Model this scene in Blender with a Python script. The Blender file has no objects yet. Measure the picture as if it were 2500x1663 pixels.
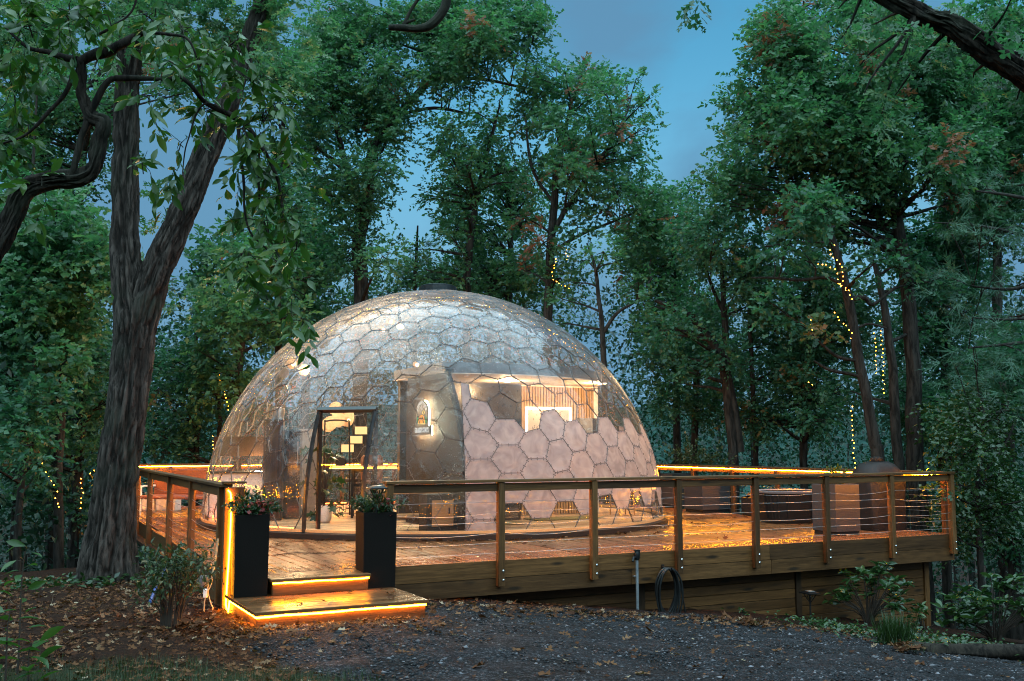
import bpy, math, random
import numpy as np
from mathutils import Vector, Matrix, noise as mnoise

R = math.radians
sc = bpy.context.scene
COL = sc.collection
rng = np.random.default_rng(7)
random.seed(7)

# ------------------------------------------------------------------ camera
CAM_H, PITCH, FPX = 1.5173, 0.1041, 2460.37
cam_d = bpy.data.cameras.new('camera'); cam = bpy.data.objects.new('camera', cam_d); COL.objects.link(cam)
cam_d.sensor_width = 36.0; cam_d.lens = 36.0 * FPX / 2500.0
cam_d.clip_start = 0.1; cam_d.clip_end = 3000
cam.location = (0, 0, CAM_H); cam.rotation_euler = (math.pi / 2 + PITCH, 0, 0)
sc.camera = cam

# ------------------------------------------------------------------ sky, sun, exposure
SUN_EL, SUN_AZ = 70.0, 180.0           # low behind the camera, after the day
world = bpy.data.worlds.new('World'); sc.world = world; world.use_nodes = True
wn = world.node_tree; wn.nodes.clear()
def wnode(t, **k):
    n = wn.nodes.new(t)
    for a, b in k.items(): setattr(n, a, b)
    return n
sky = wnode('ShaderNodeTexSky', sky_type='NISHITA', sun_disc=False, sun_elevation=R(SUN_EL), sun_rotation=R(SUN_AZ), altitude=300, air_density=1.0, dust_density=0.0, ozone_density=4.0)
tint = wnode('ShaderNodeMix', data_type='RGBA', blend_type='MULTIPLY'); tint.inputs['Factor'].default_value = 1
tint.inputs['B'].default_value = (0.72, 1.60, 1.42, 1)
wn.links.new(sky.outputs[0], tint.inputs['A'])
tc = wnode('ShaderNodeTexCoord')
mp = wnode('ShaderNodeMapping'); mp.inputs['Scale'].default_value = (2.0, 2.0, 3.0); mp.inputs['Location'].default_value = (0.0, 0.2, -0.4)
wn.links.new(tc.outputs['Generated'], mp.inputs[0])
nz = wnode('ShaderNodeTexNoise'); nz.inputs['Scale'].default_value = 1.35; nz.inputs['Detail'].default_value = 6; nz.inputs['Roughness'].default_value = 0.52; nz.inputs['Distortion'].default_value = 0.25
wn.links.new(mp.outputs[0], nz.inputs[0])
rmp = wnode('ShaderNodeValToRGB'); rmp.color_ramp.elements[0].position = 0.43; rmp.color_ramp.elements[1].position = 0.56
wn.links.new(nz.outputs[0], rmp.inputs[0])
cl = wnode('ShaderNodeMix', data_type='RGBA'); cl.inputs['B'].default_value = (1.05, 2.45, 3.95, 1)
fm = wnode('ShaderNodeMath', operation='MULTIPLY'); fm.inputs[1].default_value = 0.85
wn.links.new(rmp.outputs[0], fm.inputs[0]); wn.links.new(fm.outputs[0], cl.inputs['Factor'])
wn.links.new(tint.outputs['Result'], cl.inputs['A'])
sepz = wnode('ShaderNodeSeparateXYZ'); wn.links.new(tc.outputs['Generated'], sepz.inputs[0])
hzr = wnode('ShaderNodeMapRange', interpolation_type='SMOOTHSTEP'); hzr.inputs['From Min'].default_value = 0.40; hzr.inputs['From Max'].default_value = 0.10
wn.links.new(sepz.outputs['Z'], hzr.inputs['Value'])
hm = wnode('ShaderNodeMix', data_type='RGBA'); hm.inputs['B'].default_value = (1.75, 3.7, 5.4, 1)      # pale dusk mist low down, all round
wn.links.new(hzr.outputs[0], hm.inputs['Factor']); wn.links.new(tint.outputs['Result'], hm.inputs['A']); wn.links.new(hm.outputs['Result'], cl.inputs['A'])
bg = wnode('ShaderNodeBackground'); bg.inputs['Strength'].default_value = 0.050
wout = wnode('ShaderNodeOutputWorld')
wn.links.new(cl.outputs['Result'], bg.inputs[0]); wn.links.new(bg.outputs[0], wout.inputs[0])

sun_d = bpy.data.lights.new('sun', 'SUN'); sun = bpy.data.objects.new('sun', sun_d); COL.objects.link(sun)
sun_d.energy = 3.2; sun_d.angle = R(125); sun_d.color = (0.62, 0.91, 1.0)
sun.rotation_euler = (R(20), 0, R(4)); sun.location = (0, -20, 40)

sc.view_settings.view_transform = 'Standard'; sc.view_settings.look = 'None'
sc.view_settings.exposure = 1.25; sc.view_settings.gamma = 1.0; sc.view_settings.use_curve_mapping = False
cy = sc.cycles
cy.use_denoising = True; cy.max_bounces = 9; cy.transparent_max_bounces = 24; cy.diffuse_bounces = 4; cy.glossy_bounces = 5
cy.transmission_bounces = 4; cy.sample_clamp_indirect = 4.0; cy.caustics_reflective = False; cy.caustics_refractive = False
cy.use_adaptive_sampling = False; cy.filter_width = 1.05; cy.denoising_prefilter = 'ACCURATE'

# ------------------------------------------------------------------ frames and pixel rays (2357-wide view of the photograph)
ANG = 0.4798; P0 = np.array([-1.5984, 12.9777]); CA, SA = math.cos(ANG), math.sin(ANG)
def W(a, b, z=0.0):
    return np.array([P0[0] + CA * a - SA * b, P0[1] + SA * a + CA * b, z])
def AB(x, y):
    x = np.asarray(x) - P0[0]; y = np.asarray(y) - P0[1]
    return CA * x + SA * y, -SA * x + CA * y
K = 2500 / 2357.0
def ray(px, py):
    u = (px * K - 1250) / FPX; v = -(py * K - 831.5) / FPX
    return np.array([u, math.cos(PITCH) - v * math.sin(PITCH), math.sin(PITCH) + v * math.cos(PITCH)])
def PY(px, py, Y):
    d = ray(px, py); return np.array([0, 0, CAM_H]) + d * (Y / d[1])
def PZ(px, py, z=0.0):
    d = ray(px, py); return np.array([0, 0, CAM_H]) + d * ((z - CAM_H) / d[2])
def PB(px, py, b):                     # on the vertical plane b = const of the deck frame
    d = ray(px, py); n = np.array([-SA, CA])
    t = (b + n @ P0) / (n @ d[:2]); return np.array([0, 0, CAM_H]) + d * t
def MPP(Y): return Y * K / FPX         # metres per view pixel at distance Y

# ------------------------------------------------------------------ noise
def _hash(i, j, k, s):
    n = (i * 374761393 + j * 668265263 + k * 2147483647 + s * 1274126177) & 0xFFFFFFFF
    n = ((n ^ (n >> 13)) * 1274126177) & 0xFFFFFFFF
    return ((n ^ (n >> 16)) & 0xFFFF) / 65535.0
def vnoise(P, seed=0):
    P = np.asarray(P, float); F = np.floor(P); f = P - F; I = F.astype(np.int64); f = f * f * (3 - 2 * f)
    out = np.zeros(len(P))
    for dx in (0, 1):
        for dy in (0, 1):
            for dz in (0, 1):
                w = (f[:, 0] if dx else 1 - f[:, 0]) * (f[:, 1] if dy else 1 - f[:, 1]) * (f[:, 2] if dz else 1 - f[:, 2])
                out += w * _hash(I[:, 0] + dx, I[:, 1] + dy, I[:, 2] + dz, seed)
    return out
def fbm(P, o=4, seed=0):
    P = np.asarray(P, float); s = 0; a = 0.5; t = 0
    for k in range(o):
        s = s + a * vnoise(P * 2 ** k, seed + k); t += a; a *= 0.5
    return s / t

# ------------------------------------------------------------------ mesh helpers
class MB:
    """collects shapes; build() links them as ONE mesh object"""
    def __init__(s): s.v = []; s.f = []; s.m = []; s.n = 0; s.mi = 0
    def add(s, V, F):
        V = np.asarray(V, float).reshape(-1, 3); s.v.append(V)
        for f in F: s.f.append(tuple(int(i) + s.n for i in f)); s.m.append(s.mi)
        s.n += len(V); return s
    def box(s, x0, x1, y0, y1, z0, z1, bev=0.0):
        if bev <= 0:
            V = [(x0,y0,z0),(x1,y0,z0),(x1,y1,z0),(x0,y1,z0),(x0,y0,z1),(x1,y0,z1),(x1,y1,z1),(x0,y1,z1)]
            return s.add(V, [(0,3,2,1),(4,5,6,7),(0,1,5,4),(1,2,6,5),(2,3,7,6),(3,0,4,7)])
        b = bev; V = []; 
        for z, i in ((z0, b), (z0 + b, 0), (z1 - b, 0), (z1, b)):
            X0, X1, Y0, Y1 = x0 + i, x1 - i, y0 + i, y1 - i; c = b * 0.7
            V += [(X0+c,Y0,z),(X1-c,Y0,z),(X1,Y0+c,z),(X1,Y1-c,z),(X1-c,Y1,z),(X0+c,Y1,z),(X0,Y1-c,z),(X0,Y0+c,z)]
        F = [tuple(range(7, -1, -1)), tuple(range(24, 32))]
        for r in range(3):
            for i in range(8): F.append((r*8+i, r*8+(i+1)%8, r*8+8+(i+1)%8, r*8+8+i))
        return s.add(V, F)
    def tube(s, pts, rad, n=8, caps=True):
        pts = np.asarray(pts, float); m = len(pts); rad = np.broadcast_to(np.asarray(rad, float), (m,))
        T = np.gradient(pts, axis=0); T /= np.linalg.norm(T, axis=1)[:, None] + 1e-12
        up = np.array([0, 0, 1.0]) if abs(T[0][2]) < 0.9 else np.array([1.0, 0, 0])
        N = np.cross(T[0], up); N /= np.linalg.norm(N); V = []
        for i in range(m):
            N = N - T[i] * (N @ T[i]); N /= np.linalg.norm(N) + 1e-12; B = np.cross(T[i], N)
            a = np.arange(n) * 2 * math.pi / n
            V.append(pts[i] + rad[i] * (np.cos(a)[:, None] * N + np.sin(a)[:, None] * B))
        F = []
        for i in range(m - 1):
            for k in range(n): F.append((i*n+k, i*n+(k+1)%n, (i+1)*n+(k+1)%n, (i+1)*n+k))
        if caps and n > 2: F += [tuple(range(n-1, -1, -1)), tuple((m-1)*n + k for k in range(n))]
        return s.add(np.concatenate(V), F)
    def lathe(s, prof, n=24, c=(0, 0, 0), caps=True):
        V = []; F = []; m = len(prof)
        for r, z in prof:
            for k in range(n):
                a = 2 * math.pi * k / n; V.append((c[0] + r * math.cos(a), c[1] + r * math.sin(a), c[2] + z))
        for i in range(m - 1):
            for k in range(n): F.append((i*n+k, i*n+(k+1)%n, (i+1)*n+(k+1)%n, (i+1)*n+k))
        if caps: F += [tuple(range(n-1, -1, -1)), tuple((m-1)*n + k for k in range(n))]
        return s.add(V, F)
    def loft(s, rings, caps=True):
        n = len(rings[0]); V = np.concatenate([np.asarray(r, float) for r in rings]); F = []
        for i in range(len(rings) - 1):
            for k in range(n): F.append((i*n+k, i*n+(k+1)%n, (i+1)*n+(k+1)%n, (i+1)*n+k))
        if caps: F += [tuple(range(n-1, -1, -1)), tuple((len(rings)-1)*n + k for k in range(n))]
        return s.add(V, F)
    def prism(s, poly, axis, t0, t1):
        """poly of 2-D points extruded along axis 'x','y','z'"""
        def p(q, t): return {'x': (t, q[0], q[1]), 'y': (q[0], t, q[1]), 'z': (q[0], q[1], t)}[axis]
        n = len(poly); V = [p(q, t0) for q in poly] + [p(q, t1) for q in poly]
        F = [tuple(range(n-1, -1, -1)), tuple(range(n, 2*n))] + [(i, (i+1)%n, n+(i+1)%n, n+i) for i in range(n)]
        return s.add(V, F)
    def sphere(s, c, r, n=10, m=6, zs=1.0, jit=0.0):
        prof = [(max(1e-4, r*math.sin(math.pi*i/m)), -r*zs*math.cos(math.pi*i/m)) for i in range(m+1)]
        s.lathe(prof, n, c, caps=True)
        if jit: s.v[-1] = s.v[-1] + rng.normal(0, jit, s.v[-1].shape)
        return s
    def mesh(s, name, mats, smooth=False, fix=True):
        me = bpy.data.meshes.new(name)
        V = np.concatenate(s.v) if s.v else np.zeros((0, 3))
        me.from_pydata(V.tolist(), [], s.f)
        mats = mats if isinstance(mats, (list, tuple)) else [mats]
        for m in mats: me.materials.append(m)
        if len(mats) > 1: me.polygons.foreach_set('material_index', s.m)
        if smooth: me.polygons.foreach_set('use_smooth', [True] * len(s.f))
        me.update(); return me
    def build(s, name, mats, parent=None, smooth=False, kind=None):
        o = bpy.data.objects.new(name, s.mesh(name, mats, smooth)); COL.objects.link(o)
        if parent is not None: o.parent = parent
        if smooth: smooth_by_angle(o.data)
        if kind: o['kind'] = kind
        return o
def smooth_by_angle(me, ang=40):
    try: me.set_sharp_from_angle(angle=R(ang))
    except Exception: pass
def fast_mesh(name, V, F, mats, attr=None, smooth=False, midx=None):
    """V (n,3), F (m,k) of one polygon size, quick path"""
    me = bpy.data.meshes.new(name); V = np.ascontiguousarray(V, np.float32); F = np.ascontiguousarray(F, np.int32)
    k = F.shape[1]; me.vertices.add(len(V)); me.loops.add(F.size); me.polygons.add(len(F))
    me.vertices.foreach_set('co', V.ravel()); me.loops.foreach_set('vertex_index', F.ravel())
    me.polygons.foreach_set('loop_start', np.arange(0, F.size, k, dtype=np.int32))
    if midx is not None: me.polygons.foreach_set('material_index', np.ascontiguousarray(midx, np.int32))
    if smooth: me.polygons.foreach_set('use_smooth', np.ones(len(F), bool))
    for m in (mats if isinstance(mats, (list, tuple)) else [mats]): me.materials.append(m)
    if attr is not None:
        for nm, a in attr.items():
            at = me.attributes.new(nm, 'FLOAT', 'POINT'); at.data.foreach_set('value', np.ascontiguousarray(a, np.float32))
    me.update(calc_edges=True); me.validate(); return me
def link(name, me, parent=None, loc=None, kind=None):
    o = bpy.data.objects.new(name, me); COL.objects.link(o)
    if parent is not None: o.parent = parent
    if loc is not None: o.location = loc
    if kind: o['kind'] = kind
    return o
def tag(o, label, cat, group=None):
    o['label'] = label; o['category'] = cat
    if group: o['group'] = group
    return o
def thing(name, label, cat, loc=(0, 0, 0), rz=0.0, group=None):
    o = bpy.data.objects.new(name, None); COL.objects.link(o); o.location = [float(c) for c in loc]; o.rotation_euler = (0, 0, rz)
    o.empty_display_size = 0.1
    return tag(o, label, cat, group)
def copy_tree(o, parent=None):
    c = o.copy(); COL.objects.link(c); c.parent = parent
    for ch in list(o.children): copy_tree(ch, c)
    return c
def bez(p0, p1, p2, p3, n=10):
    t = np.linspace(0, 1, n)[:, None]; p0, p1, p2, p3 = map(np.asarray, (p0, p1, p2, p3))
    return (1-t)**3*p0 + 3*(1-t)**2*t*p1 + 3*(1-t)*t*t*p2 + t**3*p3
def spline(pts, n=6):
    """Catmull-Rom through points (any width)"""
    P = np.asarray(pts, float); Q = np.vstack([2*P[0]-P[1], P, 2*P[-1]-P[-2]]); out = []
    for i in range(1, len(Q) - 2):
        for t in np.linspace(0, 1, n, endpoint=False):
            a, b, c, d = Q[i-1], Q[i], Q[i+1], Q[i+2]
            out.append(0.5*((2*b)+(-a+c)*t+(2*a-5*b+4*c-d)*t*t+(-a+3*b-3*c+d)*t**3))
    out.append(P[-1]); return np.array(out)

# ------------------------------------------------------------------ materials
def new_mat(name):
    m = bpy.data.materials.new(name); m.use_nodes = True; nt = m.node_tree; nt.nodes.clear()
    out = nt.nodes.new('ShaderNodeOutputMaterial'); return m, nt, out
def N(nt, t, ins=None, **k):
    n = nt.nodes.new(t)
    for a, b in k.items(): setattr(n, a, b)
    for a, b in (ins or {}).items():
        if hasattr(b, 'links'): nt.links.new(b, n.inputs[a])
        else: n.inputs[a].default_value = b
    return n
def ramp(nt, fac, stops, interp='LINEAR'):
    n = nt.nodes.new('ShaderNodeValToRGB'); cr = n.color_ramp; cr.interpolation = interp
    while len(cr.elements) < len(stops): cr.elements.new(0.5)
    for e, (p, c) in zip(cr.elements, stops):
        e.position = p; e.color = (*c, 1) if len(c) == 3 else c
    nt.links.new(fac, n.inputs[0]); return n.outputs[0]
def math_n(nt, op, a, b=0.0, clamp=False):
    n = nt.nodes.new('ShaderNodeMath'); n.operation = op; n.use_clamp = clamp
    for i, v in enumerate((a, b)):
        if hasattr(v, 'links'): nt.links.new(v, n.inputs[i])
        else: n.inputs[i].default_value = v
    return n.outputs[0]
def mixc(nt, fac, a, b, blend='MIX'):
    n = nt.nodes.new('ShaderNodeMix'); n.data_type = 'RGBA'; n.blend_type = blend
    for key, v in (('Factor', fac), ('A', a), ('B', b)):
        if hasattr(v, 'links'): nt.links.new(v, n.inputs[key])
        else: n.inputs[key].default_value = v if key == 'Factor' else ((*v, 1) if len(v) == 3 else v)
    return n.outputs['Result']
def plain(name, c, rough=0.6, metal=0.0, var=0.15, scale=12.0, bump=0.1, spec=0.5):
    m, nt, out = new_mat(name); co = N(nt, 'ShaderNodeTexCoord').outputs['Object']
    n = N(nt, 'ShaderNodeTexNoise', {'Vector': co, 'Scale': scale, 'Detail': 5.0}).outputs[0]
    oi = N(nt, 'ShaderNodeObjectInfo').outputs['Random']
    lo = tuple(x * (1 - var) for x in c); hi = tuple(min(1, x * (1 + var)) for x in c)
    col = ramp(nt, n, [(0.3, lo), (0.7, hi)])
    bs = N(nt, 'ShaderNodeBsdfPrincipled', {'Base Color': col, 'Metallic': metal, 'Specular IOR Level': spec})
    r = math_n(nt, 'ADD', math_n(nt, 'MULTIPLY', n, 0.25), rough - 0.12, True); nt.links.new(r, bs.inputs['Roughness'])
    if bump:
        b = N(nt, 'ShaderNodeBump', {'Height': n, 'Strength': bump, 'Distance': 0.02}); nt.links.new(b.outputs[0], bs.inputs['Normal'])
    nt.links.new(bs.outputs[0], out.inputs[0]); return m
def emit(name, c, s):
    m, nt, out = new_mat(name); e = N(nt, 'ShaderNodeEmission', {'Color': (*c, 1), 'Strength': s}); nt.links.new(e.outputs[0], out.inputs[0]); return m
def wood(name, c1, c2, axis='x', rough=(0.4, 0.65), knots=True, wet=False, dark=(0.02, 0.010, 0.004), spec=0.3):
    """sawn board; grain runs along the local axis, each object gets its own offset and tone"""
    m, nt, out = new_mat(name); tcn = N(nt, 'ShaderNodeTexCoord'); oi = N(nt, 'ShaderNodeObjectInfo')
    off = N(nt, 'ShaderNodeVectorMath', {0: oi.outputs['Random'], 1: (37.0, 91.0, 53.0)}, operation='MULTIPLY').outputs[0]
    p = N(nt, 'ShaderNodeVectorMath', {0: tcn.outputs['Object'], 1: off}, operation='ADD').outputs[0]
    sca = {'x': (1.2, 22, 22), 'y': (22, 1.2, 22), 'z': (22, 22, 1.2)}[axis]
    mp = N(nt, 'ShaderNodeMapping', {'Vector': p, 'Scale': sca})
    g = N(nt, 'ShaderNodeTexNoise', {'Vector': mp.outputs[0], 'Scale': 1.0, 'Detail': 6.0, 'Roughness': 0.65, 'Distortion': 0.6}).outputs[0]
    mp2 = N(nt, 'ShaderNodeMapping', {'Vector': p, 'Scale': tuple(s * 4.5 for s in sca)})
    g2 = N(nt, 'ShaderNodeTexNoise', {'Vector': mp2.outputs[0], 'Scale': 1.0, 'Detail': 3.0}).outputs[0]
    big = N(nt, 'ShaderNodeTexNoise', {'Vector': p, 'Scale': 1.7, 'Detail': 3.0}).outputs[0]
    f = math_n(nt, 'ADD', math_n(nt, 'MULTIPLY', g, 0.62), math_n(nt, 'MULTIPLY', g2, 0.38))
    col = ramp(nt, f, [(0.3, c1), (0.52, tuple((a+b)/2 for a, b in zip(c1, c2))), (0.7, c2)])
    tone = math_n(nt, 'ADD', math_n(nt, 'MULTIPLY', oi.outputs['Random'], 0.62), math_n(nt, 'MULTIPLY', big, 0.42))
    col = mixc(nt, 1.0, col, ramp(nt, tone, [(0.2, (0.50, 0.47, 0.44)), (0.8, (1.25, 1.22, 1.15))]), 'MULTIPLY')
    if knots:
        ks = {'x': (1.6, 7, 7), 'y': (7, 1.6, 7), 'z': (7, 7, 1.6)}[axis]
        mk = N(nt, 'ShaderNodeMapping', {'Vector': p, 'Scale': ks})
        vo = N(nt, 'ShaderNodeTexVoronoi', {'Vector': mk.outputs[0], 'Scale': 1.0, 'Randomness': 1.0})
        kn = ramp(nt, vo.outputs['Distance'], [(0.10, (1, 1, 1)), (0.24, (0, 0, 0))])
        sel = math_n(nt, 'GREATER_THAN', N(nt, 'ShaderNodeSeparateColor', {0: vo.outputs['Color']}).outputs[0], 0.45)
        col = mixc(nt, math_n(nt, 'MULTIPLY', math_n(nt, 'MULTIPLY', kn, sel), 0.95), col, dark)
    bs = N(nt, 'ShaderNodeBsdfPrincipled', {'Base Color': col, 'Specular IOR Level': spec})
    lo, hi = rough
    if wet:
        wv = N(nt, 'ShaderNodeTexNoise', {'Vector': tcn.outputs['Object'], 'Scale': 1.1, 'Detail': 5.0, 'Roughness': 0.6}).outputs[0]
        rr = ramp(nt, math_n(nt, 'ADD', math_n(nt, 'MULTIPLY', wv, 0.8), math_n(nt, 'MULTIPLY', g2, 0.2)), [(0.42, (lo,)*3), (0.60, (hi,)*3)])
    else: rr = ramp(nt, f, [(0.3, (lo,)*3), (0.7, (hi,)*3)])
    nt.links.new(rr, bs.inputs['Roughness'])
    b = N(nt, 'ShaderNodeBump', {'Height': f, 'Strength': 0.25 if not wet else 0.10, 'Distance': 0.006}); nt.links.new(b.outputs[0], bs.inputs['Normal'])
    nt.links.new(bs.outputs[0], out.inputs[0]); return m
def leaf_mat(name, stops, rough=0.42, trans=0.48, spec=0.5):
    m, nt, out = new_mat(name)
    v = N(nt, 'ShaderNodeAttribute', attribute_name='v').outputs['Fac']
    col = ramp(nt, v, stops)
    bs = N(nt, 'ShaderNodeBsdfPrincipled', {'Base Color': col, 'Roughness': rough, 'Specular IOR Level': spec})
    tr = N(nt, 'ShaderNodeBsdfTranslucent', {'Color': mixc(nt, 1.0, col, (1.0, 1.4, 0.9), 'MULTIPLY')})
    mx = N(nt, 'ShaderNodeMixShader', {0: trans, 1: bs.outputs[0], 2: tr.outputs[0]})
    nt.links.new(mx.outputs[0], out.inputs[0]); return m
def bark_mat(name, c1, c2, moss=None, scale=1.0, bump=0.8):
    m, nt, out = new_mat(name); co = N(nt, 'ShaderNodeTexCoord').outputs['Object']
    mp = N(nt, 'ShaderNodeMapping', {'Vector': co, 'Scale': (16*scale, 16*scale, 3.0*scale)})
    n1 = N(nt, 'ShaderNodeTexNoise', {'Vector': mp.outputs[0], 'Scale': 1.0, 'Detail': 7.0, 'Roughness': 0.7, 'Distortion': 0.5}).outputs[0]
    n2 = N(nt, 'ShaderNodeTexNoise', {'Vector': co, 'Scale': 1.3, 'Detail': 4.0}).outputs[0]
    col = ramp(nt, n1, [(0.40, c1), (0.60, c2)])
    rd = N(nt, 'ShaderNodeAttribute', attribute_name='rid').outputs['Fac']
    col = mixc(nt, math_n(nt, 'MULTIPLY', rd, 0.75), col, tuple(x * .5 for x in c1))          # inner bark in the furrows, crevice shade painted in as darker colour
    if moss: col = mixc(nt, ramp(nt, n2, [(0.5, (0,)*3), (0.68, (0.7,)*3)]), col, moss)
    bs = N(nt, 'ShaderNodeBsdfPrincipled', {'Base Color': col, 'Roughness': 0.9, 'Specular IOR Level': 0.15})
    b = N(nt, 'ShaderNodeBump', {'Height': n1, 'Strength': bump, 'Distance': 0.03}); nt.links.new(b.outputs[0], bs.inputs['Normal'])
    nt.links.new(bs.outputs[0], out.inputs[0]); return m

M = {}
M['deck'] = wood('wet deck boards', (0.085, 0.034, 0.013), (0.20, 0.084, 0.032), 'y', (0.18, 0.48), knots=True, wet=True, spec=0.3)
M['deck_x'] = wood('wet step boards', (0.080, 0.034, 0.013), (0.18, 0.078, 0.030), 'x', (0.22, 0.5), knots=True, wet=True, spec=0.2)
M['pine_x'] = wood('treated pine along', (0.040, 0.0165, 0.005), (0.185, 0.082, 0.026), 'x')
M['pine_z'] = wood('treated pine upright', (0.040, 0.0165, 0.005), (0.185, 0.082, 0.026), 'z')
M['skirt'] = wood('treated pine skirt', (0.040, 0.0165, 0.005), (0.185, 0.082, 0.026), 'x')
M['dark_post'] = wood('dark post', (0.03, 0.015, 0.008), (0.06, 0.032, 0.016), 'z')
M['steel'] = plain('steel', (0.30, 0.31, 0.32), 0.5, 1.0, bump=0)
M['bolt'] = plain('galvanised bolt', (0.8, 0.8, 0.82), 0.25, 1.0, bump=0)
M['black'] = plain('black plastic', (0.012, 0.011, 0.011), 0.5, spec=0.25)
M['planter_black'] = plain('planter black', (0.007, 0.005, 0.004), 0.7, scale=60, bump=0.08, spec=0.12)
M['planter_grey'] = plain('planter grey', (0.028, 0.025, 0.026), 0.6, scale=40)
M['black_metal'] = plain('black metal', (0.02, 0.02, 0.021), 0.35, 0.6)
M['bronze'] = plain('door frame metal', (0.07, 0.068, 0.066), 0.32, 0.85, bump=0)
M['rubber'] = plain('hose rubber', (0.010, 0.010, 0.010), 0.45, spec=0.3)
M['white'] = plain('white paint', (0.75, 0.74, 0.72), 0.5, bump=0.03)
M['cream'] = plain('cream ceiling', (0.72, 0.62, 0.50), 0.6, bump=0.03)
M['brownslat'] = wood('brown slat', (0.022, 0.011, 0.006), (0.042, 0.022, 0.012), 'z', (0.6, 0.8), knots=False, spec=0.1)
M['paleslat'] = wood('pale slat', (0.45, 0.27, 0.13), (0.62, 0.40, 0.20), 'z', knots=False)
M['warmwood'] = wood('warm wood', (0.35, 0.20, 0.09), (0.55, 0.34, 0.17), 'x', (0.25, 0.4), knots=False)
M['floorwood'] = wood('floor wood', (0.42, 0.29, 0.17), (0.60, 0.44, 0.28), 'x', (0.2, 0.4), knots=False)
M['darkpanel'] = plain('dark felt', (0.022, 0.018, 0.016), 0.8)
M['tile_dark'] = plain('dark wall', (0.020, 0.013, 0.008), 0.3)
M['olive'] = plain('olive mat', (0.16, 0.14, 0.05), 0.95, scale=90, bump=0.5)
M['leather'] = plain('brown leather', (0.17, 0.065, 0.025), 0.4)
M['rattan'] = plain('rattan', (0.20, 0.07, 0.045), 0.6, scale=50, bump=0.4)
M['fridge'] = plain('black glass', (0.012, 0.012, 0.014), 0.12, bump=0)
M['cover'] = plain('grill cover', (0.014, 0.012, 0.012), 0.5, scale=5, bump=0.5, spec=0.25)
M['cord'] = plain('cream cord', (0.6, 0.42, 0.25), 0.5, bump=0)
M['blue'] = plain('blue hose', (0.02, 0.09, 0.30), 0.4, bump=0)
M['galv'] = plain('galvanised pipe', (0.42, 0.44, 0.46), 0.4, 0.8)
M['vent'] = plain('vent black', (0.02, 0.022, 0.024), 0.3, 0.3)
M['potwhite'] = plain('white pot', (0.7, 0.62, 0.58), 0.5, scale=60, bump=0.4)
M['log'] = bark_mat('log', (0.008, 0.006, 0.005), (0.035, 0.026, 0.020))
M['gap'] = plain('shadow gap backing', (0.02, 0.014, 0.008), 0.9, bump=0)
LED = (1.0, 0.31, 0.007)
M['led'] = emit('amber led rope', LED, 165.0); M['led_step'] = emit('amber step led', LED, 54.0)
M['led_red'] = emit('red led ring', (1.0, 0.12, 0.02), 12.0)
M['fairy'] = emit('fairy bulb', (1.0, 0.36, 0.022), 18.0)
M['bulb'] = emit('warm bulb', (1.0, 0.62, 0.28), 6.0)
M['shade_lit'] = emit('lit linen shade', (1.0, 0.60, 0.24), 0.62)
M['mirror_led'] = emit('mirror led', (1.0, 0.80, 0.55), 3.0)
M['sign_glow'] = emit('sign backlight', (1.0, 0.94, 0.62), 230.0)
M['sign_letter'] = emit('lit white letters', (1.0, 0.97, 0.88), .36)
M['sign_orange'] = emit('lit orange lines', (1.0, 0.36, 0.04), .8)
M['sign_yellow'] = emit('lit yellow lines', (1.0, 0.72, 0.22), .7)
M['sign_green'] = emit('lit green lines', (0.06, 0.42, 0.13), .45)
M['sign_board'] = plain('sign board', (0.02, 0.022, 0.025), 0.5)
M['mirror'] = plain('mirror', (0.62, 0.55, 0.48), 0.3, 0.55, var=0, bump=0)
M['disc'] = plain('lamp disc', (0.30, 0.20, 0.12), 0.5)

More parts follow.
